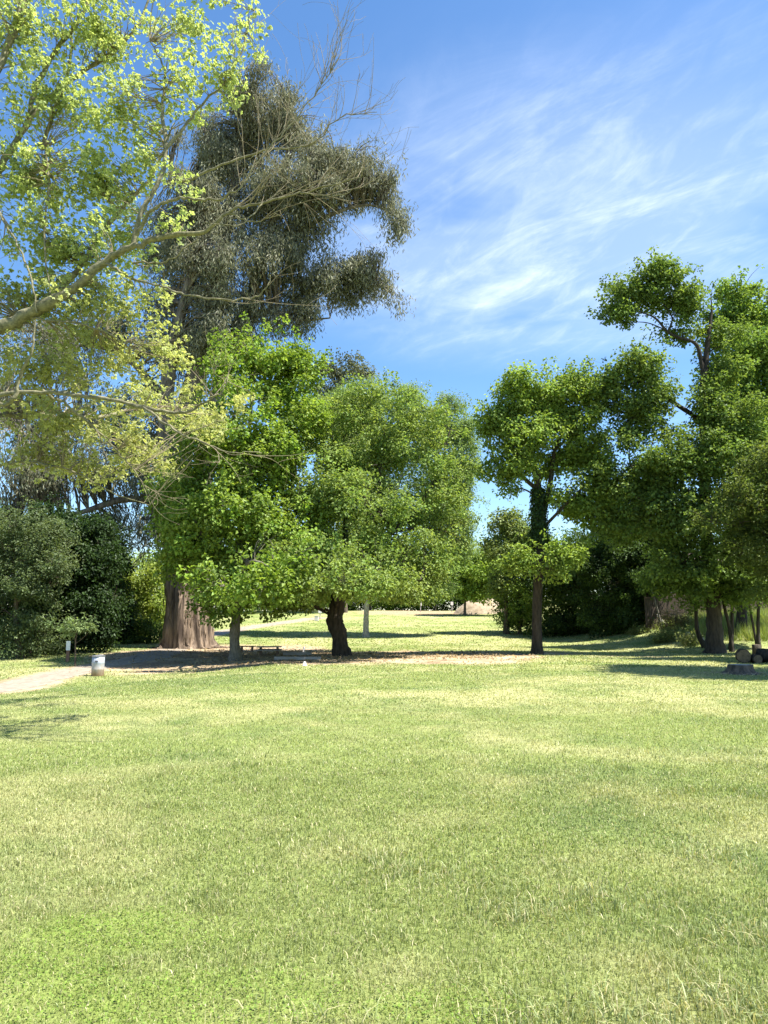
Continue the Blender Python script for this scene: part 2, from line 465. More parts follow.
def lawn_grass():
    parts = []
    for (d0, d1, dens, w, h, seg) in [(2.6, 5, 7500, .0045, .034, True), (5, 8.5, 4200, .0065, .034, True), (8.5, 15, 1300, .012, .036, False),
                                      (15, 26, 360, .024, .04, False), (26, 48, 90, .05, .06, False), (48, 80, 16, .11, .08, False)]:
        half = .56 * d1 + .6
        a0, a1 = d0 * .8, d1 * 1.2; half = .56 * a1 + .6
        n = int((a1 - a0) * 2 * half * dens)
        x = rng.uniform(-half, half, n); y = rng.uniform(a0, a1, n)
        k = (np.abs(x) < .56 * y + .6) & (rng.random(n) < (sstep(d0 * .8, d0 * 1.2, y) if d0 > 3 else 1) * (1 - sstep(d1 * .8, d1 * 1.2, y)))
        x, y = x[k], y[k]
        b = bare(x, y); keep = (rng.random(len(x)) > b * 1.02) & (path_dist(x, y) > -.05)
        # thinner where dry
        x, y, b = x[keep], y[keep], b[keep]
        base = lawn_col(x, y)
        n1 = fbm(x / .9, y / .9, 111, 3)
        hh = h * (.45 + .8 * rng.random(len(x))) * (.7 + .6 * n1)
        tuft = np.clip((fbm(x / .35, y / .35, 131, 2) - .62) * 6, 0, 1) * (y < 10)
        hh = hh * (1 + .7 * tuft)
        col = base * (1 + rng.normal(0, .14, (len(x), 1)))
        straw = rng.random(len(x)) < .14
        col[straw] = np.array([.5, .46, .26]) * (.75 + .5 * rng.random((straw.sum(), 1)))
        cl = clover(x, y) if d0 < 5 else np.zeros(len(x))
        hh = hh * (1 - .35 * cl)
        parts.append(blades(x, y, hh, w * (.7 + .6 * rng.random(len(x))), np.clip(col, .02, .8), .75, seg))
    off = 0; V = []; FN = []; LP = []; C = []
    for v, fn, lp, c in parts:
        V.append(v); FN.append(fn); LP.append(lp + off); C.append(c); off += len(v)
    me = mesh_np('grass', np.concatenate(V), np.concatenate(FN), np.concatenate(LP), np.concatenate(C))
    tag(link('grass', me, M_GRASS), 'short mown grass blades covering the lawn', 'grass', kind='stuff')
lawn_grass()

def clover_patch():
    n = 26000
    x = rng.uniform(-3.6, 1.2, n); y = rng.uniform(2.8, 5.4, n)
    k = rng.random(n) < clover(x, y) ** 2 * .8; x, y = x[k], y[k]; n = len(x)
    z = gz(x, y) + .018 + .03 * rng.random(n)
    nr = rng.normal(0, .45, (n, 3)); nr[:, 2] = 1
    col = np.array([.19, .29, .045]) * (1 + rng.normal(0, .2, (n, 1)))
    me = leaves_mesh('clover', np.stack([x, y, z], 1), nr, rdir(n), np.full(n, .009), np.full(n, .009), np.clip(col, .01, .6), .1, 3)
    tag(link('clover', me, M_LEAF), 'bright green clover spreading in the turf at the front left', 'clover', kind='stuff')
clover_patch()

def tall_tufts():
    pts = [(0.55, 3.35, 130), (1.0, 3.4, 120), (1.55, 3.5, 160), (.75, 4.5, 120), (1.95, 4.2, 120), (.2, 5.2, 90), (1.7, 3.3, 160), (-.35, 3.3, 50), (1.25, 4.75, 90), (2.1, 3.6, 150), (2.3, 5.6, 90)]
    V = []; FN = []; LP = []; C = []; off = 0
    for cx, cy, n in pts:
        n = int(n * 2.4)
        x = cx + rng.normal(0, .16, n); y = cy + rng.normal(0, .12, n)
        col = np.array([.27, .32, .13]) * (1 + rng.normal(0, .2, (n, 1))); s = rng.random(n) < .3
        col[s] = np.array([.5, .46, .25])
        v, fn, lp, c = blades(x, y, rng.uniform(.04, .10, n), rng.uniform(.004, .008, n), np.clip(col, .02, .8), .9, True)
        V.append(v); FN.append(fn); LP.append(lp + off); C.append(c); off += len(v)
    me = mesh_np('tall_grass', np.concatenate(V), np.concatenate(FN), np.concatenate(LP), np.concatenate(C))
    tag(link('tall_grass', me, M_GRASS), 'longer uncut grass tufts at the front right of the lawn', 'grass', kind='stuff')
tall_tufts()

def bank_grass():
    n = 26000
    x = rng.uniform(12.5, 27, n); y = rng.uniform(41, 52, n)
    w = sstep(0, 1.0, (x - 17.6) / 2.5) * (fbm(x / 2, y / 2, 141, 3) > .42)
    k = (rng.random(n) < w) & (y > 52.5 - .55 * (x - 2)); x, y = x[k], y[k]; n = len(x)
    col = np.array([.25, .32, .07]) * (1 + rng.normal(0, .22, (n, 1))); s = rng.random(n) < .3; col[s] = np.array([.30, .31, .12])
    v, fn, lp, c = blades(x, y, rng.uniform(.35, 1.0, n), rng.uniform(.03, .06, n), np.clip(col, .02, .8), .45, False)
    me = mesh_np('meadow_grass', v, fn, lp, c)
    tag(link('meadow_grass', me, M_GRASS), 'tall sunlit meadow grass on the bank behind the right hand trees', 'grass', kind='stuff')
bank_grass()

def litter():
    n = 6000; xs = []; ys = []
    for p, r in zip(_bare[:5], _bare_r[:5]):
        xs.append(p[0] + rng.normal(0, r[0] * .5, n // 5)); ys.append(p[1] + rng.normal(0, r[1] * .45, n // 5))
    x = np.concatenate(xs); y = np.concatenate(ys)
    k = bare(x, y) > .3; x, y = x[k], y[k]; n = len(x)
    nr = rng.normal(0, .5, (n, 3)); nr[:, 2] = 1
    col = np.array([.33, .255, .165]) * (1 + rng.normal(0, .35, (n, 1)))
    me = leaves_mesh('leaf_litter', np.stack([x, y, gz(x, y) + .012], 1), nr, rdir(n), rng.uniform(.08, .2, n), rng.uniform(.04, .09, n), np.clip(col, .03, .6), .2, 1)
    tag(link('leaf_litter', me, M_LEAF), 'dry brown fallen leaves on the bare earth below the trees', 'fallen leaves', kind='stuff')
litter()

# ------------------------------------------------------------------ colours of foliage
MAPLE = (.145, .24, .033); MAPLE2 = (.27, .355, .065)
OAK = (.13, .215, .045); OAK2 = (.25, .335, .075)
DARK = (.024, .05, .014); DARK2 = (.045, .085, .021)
GUM = (.145, .155, .095); GUM2 = (.25, .245, .155)
YEL = (.41, .49, .20); YEL2 = (.36, .38, .10)
AIRY = (.17, .265, .10); AIRY2 = (.27, .355, .12)

# ------------------------------------------------------------------ giant eucalyptus
def eucalyptus():
    b = G(186, 648); b[2] = gz(b[0], b[1]); D = b[1]
    e = empty('eucalyptus_tree', b, 'giant eucalyptus with massive fluted shaggy trunk and grey green drooping crown', 'tree')
    # fluted trunk
    ctrl = spline([[*(b + [0, 0, -.3]), 1.62], [*(b + [0, 0, .25]), 1.5], [*(b + [0, 0, 1.0]), 1.38], [*(b + [-.05, 0, 3.2]), 1.30], [*(b + [-.1, 0, 6]), 1.22], [*(b + [.1, 0, 9]), 1.05]], 8)
    S = 128; ang = np.arange(S) * 2 * math.pi / S; V = []
    for i, c in enumerate(ctrl):
        h = c[2] - b[2]
        an = ang + .12 * np.sin(h * .9) + .25 * (vnoise(np.full(S, h * .35), ang * 0, 6) - .5); fl = .16 * np.sin(an * 3 + 1.2) + .10 * np.sin(an * 7 + .6 * np.sin(h * .6)) + .55 * (fbm(np.cos(an) * 4 + 9, np.sin(an) * 4 + h * .16, 4, 4) - .5) * 1.3 + .12 * (vnoise(an * 14, np.full(S, h * .6), 4) - .5)
        root = .28 * np.exp(-max(h, 0) / .5) * np.clip(np.sin(ang * 5 + .7), 0, 1) ** 2
        lump = .18 * (vnoise(ang * 3, np.full(S, h * .8), 9) - .5)
        r = c[3] * (1 + fl * .55 + root + lump)
        V.append(np.stack([c[0] + r * np.cos(ang), c[1] + r * np.sin(ang), np.full(S, c[2])], 1))
    V = np.stack(V); n = len(ctrl); i = np.arange(n * S).reshape(n, S); j = np.roll(i, -1, axis=1)
    f = np.stack([i[:-1], j[:-1], j[1:], i[1:]], -1).reshape(-1, 4)
    link('trunk', mesh_np('trunk', V.reshape(-1, 3), np.full(len(f), 4), f.ravel(), smooth=True), M_BARKE, e)
    n = 520; th = rng.uniform(0, 2 * math.pi, n); hh = rng.uniform(.2, 8.5, n)
    rr = np.interp(hh, [0, 1, 3.2, 8.5], [1.5, 1.40, 1.32, 1.12]) * rng.uniform(.98, 1.13, n)
    pos = np.stack([b[0] + rr * np.cos(th), b[1] + rr * np.sin(th), b[2] + hh + .4], 1)
    ax = np.stack([.06 * np.cos(th), .06 * np.sin(th), -np.ones(n)], 1) + rng.normal(0, .06, (n, 3))
    col = np.array([.17, .125, .09]) * (1 + rng.normal(0, .4, (n, 1)))
    link('loose_bark', leaves_mesh('loose_bark', pos, np.stack([np.cos(th), np.sin(th), 0 * th], 1) + rng.normal(0, .2, (n, 3)), ax, rng.uniform(.4, 1.6, n), rng.uniform(.06, .16, n), np.clip(col, .03, .5), .12), M_EUC, e)
    # surface roots
    rt = Tube()
    for a, l in [(-.15, 3.4), (.5, 2.4), (-.7, 2.6), (3.3, 2.2), (-1.6, 2.4), (-2.4, 2.2)]:
        p = [[b[0] + math.cos(a) * t * l, b[1] + math.sin(a + .15 * t) * t * l, 0, .28 * (1.15 - t) ** 1.3] for t in (.4, .6, .8, 1.05)]
        for q in p: q[2] = float(gz(q[0], q[1])) + q[3] * .25
        s = spline(p, 5); rt.add(s[:, :3], s[:, 3], 8, wob=.5)
    link('root', rt.mesh('root'), M_BARKE, e)
    # stems and limbs
    lines = [
        [(180, 520, 0, .85), (183, 430, 0, .75), (200, 360, 0, .6), (215, 300, .4, .5), (224, 240, 0, .4), (236, 170, 0, .25), (250, 110, 0, .1)],
        [(196, 520, .3, .7), (210, 430, .6, .6), (230, 350, 1, .48), (250, 300, 1, .4), (268, 240, .5, .3), (285, 170, 0, .18), (290, 110, 0, .08)],
        [(172, 520, -.4, .6), (165, 430, -.8, .5), (172, 350, -1.2, .4), (190, 280, -1, .32), (205, 200, -1, .2), (212, 150, -1, .06)],
        [(165, 530, .3, .5), (140, 470, .5, .4), (110, 430, .5, .3), (70, 420, 0, .2), (20, 430, -1, .1)],
        [(150, 500, 0, .3), (120, 500, 0, .22), (70, 515, -1, .14), (10, 520, -1, .07)],
        [(262, 262, .5, .26), (295, 235, 0, .2), (330, 215, -1, .14), (370, 205, -1, .08), (405, 222, -1.2, .03)],
        [(250, 300, 1, .3), (285, 280, 1, .22), (330, 290, 1, .14), (375, 285, .5, .07)],
        [(236, 335, 1, .25), (265, 312, 0, .2), (300, 320, 0, .1), (330, 318, 0, .05)],
        [(270, 225, 0, .2), (310, 180, 0, .14), (350, 160, 0, .08)],
        [(224, 240, 0, .22), (200, 190, .8, .15), (170, 180, 1, .1)],
        [(183, 430, 0, .3), (150, 380, 1, .22), (110, 350, 1, .14), (60, 345, .5, .07)],
    ]
    sk = skel_px(lines, D); T = Tube()
    for s in sk: T.add(s[:, :3], s[:, 3], 9, wob=.3)
    lob = ell_px([
        (255, 105, 42, 28, 0, 1.2), (290, 130, 45, 32, 0, 1.2), (235, 150, 50, 40, 1.5), (325, 160, 40, 26, -1), (358, 168, 44, 27, -1, 1.3), (300, 190, 50, 30, -2),
        (260, 205, 60, 40, 1), (345, 195, 40, 18, 0), (215, 220, 45, 40, -1), (384, 185, 20, 17, -1, 1.2), (400, 222, 15, 16, -1.2, 1.6), (384, 212, 8, 8, -1, 1.0),
        (300, 240, 45, 28, 0), (335, 275, 44, 27, 0), (368, 282, 38, 25, .5, 1.5), (290, 290, 40, 26, 1), (250, 260, 45, 35, -2, .7), (280, 320, 30, 12, 0), (305, 312, 22, 10, 0),
        (190, 270, 40, 40, 1, .6), (170, 220, 35, 40, 1, .8), (235, 310, 40, 30, 2, .5), (180, 330, 45, 40, 1, .9), (205, 250, 34, 34, -2, .9), (212, 150, 24, 34, 0, 1), (203, 195, 26, 30, -1, 1), (215, 295, 34, 28, -2, .9), (205, 335, 34, 24, -2.5, .9), (240, 335, 30, 16, -1, .8),
        (120, 330, 60, 40, 1, .6), (60, 350, 50, 35, .5, .55), (120, 410, 50, 35, 1, .5), (50, 440, 50, 30, -1, .6), (90, 470, 60, 30, -1, .8), (30, 480, 40, 25, -1, .7), (150, 460, 25, 40, 1, .6), (120, 520, 30, 22, 1.5, .5),
        (160, 520, 28, 40, .5, .8), (10, 400, 40, 40, 0, .5)], D)
    elob = [(c, r * .78, w) for c, r, w in lob]
    for c, r, w in lob:
        for k in range(8):
            d = rdir(1)[0]; q = rng.uniform(.14, .40); elob.append((c + d * r * rng.uniform(.7, 1.2), r * q, w * rng.uniform(.7, 1.4)))
    o, C = foliage('crown', elob, 7600, 24, .55, .31, .065, GUM, GUM2, M_EUC, e, p_alt=.5, var=.2, shell=.45, down=.9, mode='hang', fold=.1)
    twigs_to(T, C, sk, .045, .75, maxd=7)
    link('branches', T.mesh('branches'), solid('gum_limb', (.07, .058, .045), (.24, .205, .165), 5, .9, .6, (1, 1, .2)), e)
    # peeling strips of bark hanging in the fork
    n = 900
    t = rng.random(n); k = rng.integers(0, 3, n)
    pos = np.array([sk[k[q]][int(t[q] * (len(sk[k[q]]) - 10)), :3] for q in range(n)]) + rng.normal(0, .35, (n, 3))
    ax = np.stack([rng.normal(0, .12, n), rng.normal(0, .12, n), -np.ones(n)], 1)
    col = np.array([.22, .17, .12]) * (1 + rng.normal(0, .3, (n, 1)))
    link('bark_strips', leaves_mesh('bark_strips', pos, rdir(n), ax, rng.uniform(.8, 2.4, n), rng.uniform(.05, .12, n), np.clip(col, .03, .6), .1), M_EUC, e)
eucalyptus()

# ------------------------------------------------------------------ middle distance trees
tree('maple_tree', 'bright green maple with slim upright trunk beside the massive eucalyptus', (235, 661),
     [[(235, 661, 0, .24), (235, 630, 0, .22), (237, 600, 0, .20), (240, 550, 0, .17), (245, 490, 0, .14), (250, 420, 0, .09), (255, 365, 0, .04)],
      [(237, 600, 0, .12), (215, 560, -.5, .1), (195, 520, -1, .06)], [(240, 560, 0, .12), (270, 520, .3, .09), (295, 480, .5, .05)]],
     [(260, 365, 45, 26, 0), (235, 375, 30, 25, -1), (285, 395, 40, 35, 1), (235, 420, 40, 35, -1.5), (285, 440, 40, 35, 0), (205, 440, 30, 35, .5), (250, 470, 45, 35, -1.5),
      (195, 480, 32, 35, .5, 1.2), (235, 515, 45, 35, -2, 1.2), (190, 530, 30, 32, 0, 1.2), (280, 510, 40, 40, 0), (215, 565, 45, 30, -1), (260, 570, 40, 32, -1), (245, 605, 40, 18, 0, .8), (290, 580, 35, 30, 1), (178, 560, 18, 22, 0), (200, 600, 18, 16, 0, .8), (225, 588, 30, 18, -5), (262, 590, 28, 16, -6), (285, 575, 26, 20, -5), (235, 545, 44, 34, 5), (270, 580, 40, 26, 5), (250, 480, 40, 36, 4), (205, 540, 30, 34, 5),
      (170, 500, 22, 40, 2), (300, 370, 22, 20, 1)],
     900, 62, .62, .20, .17, MAPLE, MAPLE2, bark=M_BARKG, p_alt=.42, shell=.6, down=.75)

tree('ash_tree', 'wide tree with thick leaning dark trunk in the middle of the lawn', (342, 656),
     [[(344, 656, 0, .40), (341, 638, 0, .36), (336, 622, 0, .41), (337, 608, 0, .36), (340, 590, 0, .30), (350, 560, 0, .24)],
      [(340, 595, 0, .2), (315, 560, -.5, .15), (290, 520, -1, .1), (280, 470, -1, .05)],
      [(350, 560, 0, .2), (375, 510, .3, .15), (380, 475, .2, .08), (381, 455, 0, .04)],
      [(352, 565, 0, .18), (400, 525, -.4, .12), (435, 480, -.5, .07), (450, 430, -.5, .03)],
      [(345, 575, 0, .16), (345, 510, 1, .12), (338, 455, 1, .06)],
      [(340, 585, 0, .14), (375, 570, -2.5, .1), (420, 580, -3, .05)]],
     [(330, 425, 30, 26, 1, .7), (320, 450, 36, 34, 1), (365, 470, 34, 30, 1), (345, 490, 50, 36, 0), (310, 500, 40, 35, -1), (375, 515, 40, 35, -2), (290, 545, 35, 35, 0), (340, 560, 55, 30, -3, 1.2),
      (395, 565, 45, 30, -2), (300, 578, 40, 24, -2, 1.2), (350, 586, 58, 18, -3, 1.3), (405, 590, 36, 16, -2), (430, 575, 22, 20, -1), (280, 600, 24, 13, -1), (305, 592, 34, 16, -6), (345, 585, 36, 16, -6.5), (380, 580, 30, 18, -5), (310, 560, 44, 30, 5), (350, 530, 44, 34, 5), (385, 570, 40, 24, 5), (335, 590, 40, 16, 6), (290, 585, 30, 18, 6), (300, 606, 14, 8, -1, .7), (400, 540, 30, 30, 1), (405, 412, 32, 20, 0, .5), (440, 436, 26, 26, 0, .45), (456, 478, 18, 28, 0, .45), (432, 500, 32, 28, 0, .6), (448, 532, 22, 20, 0, .5), (368, 408, 32, 20, 1, .6), (420, 462, 36, 32, 0, .6), (385, 440, 34, 28, 0, .6), (430, 560, 30, 20, -1, .6)],
     1250, 54, .56, .17, .13, (.155, .24, .055), (.275, .345, .09), bark=M_BARKD, p_alt=.4, shell=.55, down=.75, flare=1.25)

tree('birch_tree', 'airy blue green tree with slender pale trunk rising behind the leaning trunk tree', (366, 637),
     [[(365.5, 637, 0, .24), (366, 615, 0, .2), (367, 595, 0, .19), (372, 560, 0, .18), (385, 520, 0, .15), (400, 480, 0, .12), (410, 430, 0, .07), (415, 395, 0, .025)],
      [(375, 555, 0, .12), (410, 530, 0, .1), (445, 480, 0, .06), (465, 430, 0, .02)], [(370, 575, 0, .12), (420, 560, 0, .08), (465, 535, 0, .03)],
      [(400, 480, 0, .1), (432, 440, 0, .06), (450, 400, 0, .02)], [(385, 520, 0, .1), (365, 450, 0, .06), (358, 392, 0, .02)], [(385, 520, 0, .08), (440, 510, 0, .05), (470, 490, 0, .02)]],
     [(415, 412, 34, 24, 0), (447, 425, 28, 28, 0), (395, 440, 45, 36, 1), (450, 465, 28, 34, 0), (430, 495, 40, 34, -1), (455, 505, 22, 24, 0), (370, 415, 28, 28, 1), (440, 540, 32, 28, 0), (385, 490, 36, 34, 1), (460, 545, 16, 12, 0), (405, 570, 45, 28, 1), (435, 580, 26, 20, 0), (360, 560, 40, 30, 1), (345, 440, 30, 36, 1), (340, 408, 28, 20, 1), (318, 430, 24, 28, 1), (355, 480, 36, 30, 0), (380, 398, 30, 16, 0), (463, 440, 16, 26, 0), (465, 490, 14, 24, 0)],
     3200, 42, .62, .20, .10, AIRY, AIRY2, bark=M_BARKP, p_alt=.45, shell=.3, down=.9, flat=.9, twig_frac=.55, twig_r=.03, flare=1.2, sats=6)

tree('oak_tree', 'spreading tree with straight dark trunk on the lawn right of centre', (537, 654),
     [[(537, 654, 0, .27), (537, 620, 0, .25), (538, 580, 0, .26), (540, 540, 0, .26), (541, 515, 0, .25), (538, 490, 0, .2), (536, 470, 0, .16), (526, 440, 0, .1), (520, 410, 0, .05)],
      [(541, 520, 0, .2), (550, 485, .3, .15), (555, 450, .3, .1), (570, 420, .3, .06), (575, 400, 0, .03)],
      [(538, 490, 0, .13), (522, 475, 0, .1), (515, 450, 0, .07), (500, 430, 0, .03)],
      [(555, 450, .3, .08), (565, 440, .5, .06), (580, 415, .6, .04)], [(541, 530, 0, .1), (570, 500, -.5, .07), (590, 480, -.5, .03)]],
     [(530, 392, 36, 20, 0, 1.2), (560, 400, 34, 22, 0, 1.2), (505, 415, 28, 18, 0), (490, 425, 18, 14, 0), (535, 430, 40, 18, -1), (575, 430, 26, 24, .5), (510, 450, 26, 16, .5), (500, 470, 20, 14, 0), (560, 465, 30, 18, 1), (590, 400, 12, 16, 0),
      (525, 460, 18, 14, -1), (590, 460, 24, 26, .5), (510, 490, 10, 10, 0, .5), (575, 500, 30, 20, 0), (600, 500, 26, 24, 1), (565, 552, 20, 13, -1), (518, 562, 15, 10, -1), (552, 570, 16, 7, -1.5)],
     620, 52, .55, .19, .15, (.18, .275, .055), MAPLE2, bark=M_BARKD, p_alt=.4, shell=.5, down=.75, flare=1.35)


def ivy():
    o = bpy.data.objects['oak_tree']; D = o.location[1]; n = 2600
    t = rng.random(n); a = P(539, 548, D); b = P(538, 488, D)
    th = rng.uniform(0, 2 * math.pi, n); r = rng.uniform(.22, .62, n) * (1 - .45 * t) * (.7 + .6 * vnoise(th * 2, t * 6, 77))
    pos = a + (b - a) * t[:, None] + np.stack([np.cos(th) * r, np.sin(th) * r, rng.normal(0, .1, n)], 1)
    nr = np.stack([np.cos(th), np.sin(th), np.full(n, .4)], 1) + rng.normal(0, .35, (n, 3)); ax = np.stack([0 * th, 0 * th, -np.ones(n)], 1) + rng.normal(0, .4, (n, 3))
    link('ivy', leaves_mesh('ivy', pos, nr, ax, rng.uniform(.1, .18, n), rng.uniform(.09, .15, n), np.clip(np.array(DARK2) * (1 + rng.normal(0, .25, (n, 1))), .01, .3)), M_LEAF, o)
ivy()

# low bushy tree behind the oak: green skirt and the dark thicket
tree('shrub', 'rounded bright bush with dark underside left of the straight dark trunk', (520, 634),
     [[(520, 634, 0, .12), (520, 600, 0, .1), (522, 560, 0, .05)]],
     [(520, 600, 22, 30, 0), (530, 575, 26, 22, 0), (545, 560, 30, 22, 0), (512, 615, 14, 16, 0), (545, 600, 26, 30, 0), (535, 545, 26, 16, -2), (530, 622, 26, 12, 0)],
     360, 56, .6, .20, .14, OAK, MAPLE2, cat='bush', p_alt=.35, shell=.7, down=.9)
tree('pale_tree', 'small pale feathery tree against the sky left of the ivy wrapped trunk', (506, 617),
     [[(506, 617, 0, .2), (506, 580, 0, .16), (508, 540, 0, .1)]],
     [(512, 528, 18, 14, 0), (505, 550, 20, 16, 0), (525, 545, 20, 16, 0), (510, 575, 18, 20, 0), (498, 590, 10, 14, 0)],
     170, 44, .75, .26, .2, (.15, .21, .07), (.24, .29, .10), cat='tree', p_alt=.5, D=62, twig_frac=.6)

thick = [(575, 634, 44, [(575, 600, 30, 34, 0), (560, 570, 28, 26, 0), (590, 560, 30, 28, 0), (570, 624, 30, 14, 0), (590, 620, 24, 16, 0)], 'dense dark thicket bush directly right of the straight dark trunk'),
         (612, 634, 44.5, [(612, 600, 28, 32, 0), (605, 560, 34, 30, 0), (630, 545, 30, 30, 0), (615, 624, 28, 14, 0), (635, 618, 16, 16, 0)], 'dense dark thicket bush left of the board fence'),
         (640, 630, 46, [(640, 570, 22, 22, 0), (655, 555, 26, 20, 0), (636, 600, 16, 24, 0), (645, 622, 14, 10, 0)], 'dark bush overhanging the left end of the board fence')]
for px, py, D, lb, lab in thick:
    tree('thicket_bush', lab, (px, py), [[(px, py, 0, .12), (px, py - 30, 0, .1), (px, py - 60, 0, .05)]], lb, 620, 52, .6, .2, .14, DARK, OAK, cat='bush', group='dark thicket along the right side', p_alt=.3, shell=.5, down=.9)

# right group
tree('spreading_tree', 'tall tree with long crooked limb reaching left over the fence', (715, 653),
     [[(715, 653, 0, .42), (714, 630, 0, .38), (713, 600, 0, .36), (708, 560, .3, .33), (705, 500, .5, .28), (704, 440, .5, .24), (703, 390, .4, .2), (708, 340, .4, .12), (712, 310, .4, .06)],
      [(704, 380, .4, .12), (697, 346, .2, .10), (680, 338, 0, .085), (668, 332, 0, .07), (655, 318, 0, .05), (640, 312, 0, .03)],
      [(668, 332, 0, .05), (672, 318, .2, .04), (664, 305, .3, .025)],
      [(700, 420, .3, .13), (670, 400, -.5, .1), (640, 380, -.8, .06), (620, 370, -.8, .03)],
      [(705, 500, .5, .15), (665, 480, -.5, .1), (630, 465, -1, .05)], [(705, 520, .5, .14), (740, 470, -.5, .1), (760, 430, -.5, .05)]],
     [(662, 275, 20, 14, 0, 1.3), (640, 285, 24, 14, 0, 1.2), (685, 300, 18, 20, .3, 1.2), (620, 300, 16, 12, 0, 1.2), (655, 300, 22, 10, .3), (612, 318, 12, 9, 0), (680, 330, 12, 12, .5, .7), (628, 322, 8, 6, 0, .5),
      (640, 365, 26, 14, -.8, 1.2), (615, 378, 18, 12, -.8), (605, 395, 14, 14, -.8), (650, 390, 26, 18, -.5), (625, 410, 26, 18, -.5), (655, 430, 24, 22, 0), (630, 440, 18, 16, -1),
      (724, 378, 20, 26, 0), (722, 345, 22, 24, .5), (718, 418, 26, 26, 0), (660, 470, 34, 26, -1), (700, 460, 34, 30, -1.5), (625, 480, 32, 24, -.5), (740, 430, 34, 34, -1), (650, 510, 38, 26, -1), (700, 520, 40, 32, -2), (610, 520, 30, 26, .5), (745, 500, 36, 36, -1), (690, 565, 34, 22, -1.5, .8), (735, 570, 38, 26, -1.5), (672, 588, 20, 12, 1), (700, 585, 24, 14, -1), (750, 588, 30, 18, -1), (655, 580, 20, 14, 1), (690, 598, 10, 8, .5, .6)],
     1250, 56, .58, .19, .15, (.105, .175, .038), (.205, .28, .062), bark=M_BARKD, p_alt=.42, shell=.5, down=.8, flare=1.4, twig_frac=.45)

tree('leafy_tree', 'tall light green tree at the right edge behind the crooked limb', (742, 640),
     [[(755, 640, 0, .3), (752, 580, 0, .28), (748, 500, 0, .24), (745, 420, 0, .18), (742, 350, 0, .1), (740, 300, 0, .04)], [(748, 480, 0, .14), (790, 400, 0, .1), (820, 340, 0, .05)]],
     [(738, 305, 22, 20, 0, 1.2), (722, 325, 22, 22, 0), (760, 310, 24, 22, 0), (790, 315, 36, 30, 0), (745, 350, 36, 30, -1), (780, 370, 40, 34, -1), (728, 385, 30, 28, 0), (760, 420, 40, 34, -1), (800, 430, 50, 44, 0), (730, 450, 34, 30, 0), (780, 490, 44, 40, 0), (745, 530, 36, 36, 0)],
     900, 52, .66, .22, .18, (.12, .21, .04), (.21, .30, .06), bark=M_BARKD, D=45, p_alt=.45, shell=.55, down=.8)

tree('yellow_shrub', 'olive yellow tall shrub drooping in at the right edge', (790, 664),
     [[(796, 664, 0, .18), (792, 620, 0, .15), (785, 560, 0, .1), (775, 500, 0, .05)]],
     [(765, 470, 22, 18, 0), (785, 480, 40, 30, 0), (752, 495, 18, 22, -.4), (735, 505, 10, 8, -.6), (765, 525, 26, 26, 0), (800, 540, 45, 45, 0), (712, 522, 12, 9, -.5, 1.2), (745, 548, 26, 24, 0), (780, 580, 32, 24, 0)],
     330, 58, .42, .15, .10, (.085, .13, .03), (.17, .21, .055), mat=M_LEAF, bark=M_BARK, D=33, cat='bush', p_alt=.45, shell=.6, down=.7)
tree('overhead_tree', 'broad shade tree standing just outside the right edge of the view', (960, 668),
     [[(960, 668, 0, .35), (955, 560, 0, .3), (950, 450, 0, .2), (945, 350, 0, .1)]],
     [(905, 200, 60, 50, 0), (960, 170, 80, 60, 0), (870, 270, 44, 44, -1), (950, 250, 80, 60, 0), (940, 380, 90, 70, -1), (900, 460, 80, 60, -1.5), (1000, 430, 90, 70, 0), (940, 300, 70, 60, 0), (880, 520, 40, 40, -2), (868, 460, 36, 28, 6, 1.5), (850, 500, 26, 24, 6, 1.2)],
     720, 40, .75, .3, .22, OAK, OAK2, bark=M_BARKD, D=24, p_alt=.4, twig_frac=.2)

# left thicket
tree('grey_shrub', 'large rounded grey green shrub at the left edge', (20, 668),
     [[(14, 666, 0, .16), (14, 620, 0, .13), (20, 570, 0, .07)]],
     [(10, 530, 30, 22, 0), (40, 545, 30, 26, 0), (20, 575, 42, 28, 0), (45, 590, 22, 20, 0), (-10, 560, 40, 40, 0), (0, 605, 42, 18, 0), (-40, 520, 40, 40, 0), (55, 560, 18, 18, 0), (10, 642, 30, 20, 0), (-30, 645, 40, 26, 0), (36, 630, 24, 20, 0), (44, 648, 14, 10, 1.5)],
     620, 56, .42, .14, .09, (.085, .125, .048), (.15, .195, .085), D=38, cat='bush', p_alt=.5, shell=.7, down=.75)
dk = [(70, 655, 42, [(70, 545, 34, 34, 0), (100, 560, 24, 30, 0), (85, 600, 34, 30, 0), (60, 600, 34, 34, 0), (105, 610, 20, 26, 0), (50, 530, 24, 20, 0), (60, 640, 26, 16, 0), (88, 636, 24, 16, 0), (40, 645, 20, 14, 0)], 'dark leafy tree behind the white sign post'),
      (20, 655, 46, [(20, 540, 40, 30, 0), (50, 600, 34, 40, 0), (10, 610, 40, 40, 0), (-30, 560, 50, 60, 0), (20, 645, 30, 14, 0)], 'dark leafy tree deep behind the grey green shrub'),
      (95, 648, 52, [(95, 530, 22, 18, 0), (80, 570, 36, 40, 0), (115, 595, 18, 36, 0), (110, 560, 16, 20, 0), (108, 630, 18, 14, 0)], 'dark leafy tree left of the brightened yellow green bush')]
for px, py, D, lb, lab in dk:
    tree('dark_tree', lab, (px, py), [[(px, py, 0, .2), (px, py - 50, 0, .17), (px, py - 100, 0, .08)]], lb, 640, 50, .62, .2, .14, DARK, DARK2, D=D, group='dark trees behind the path', p_alt=.4, shell=.5, down=.9, twig_frac=.2)
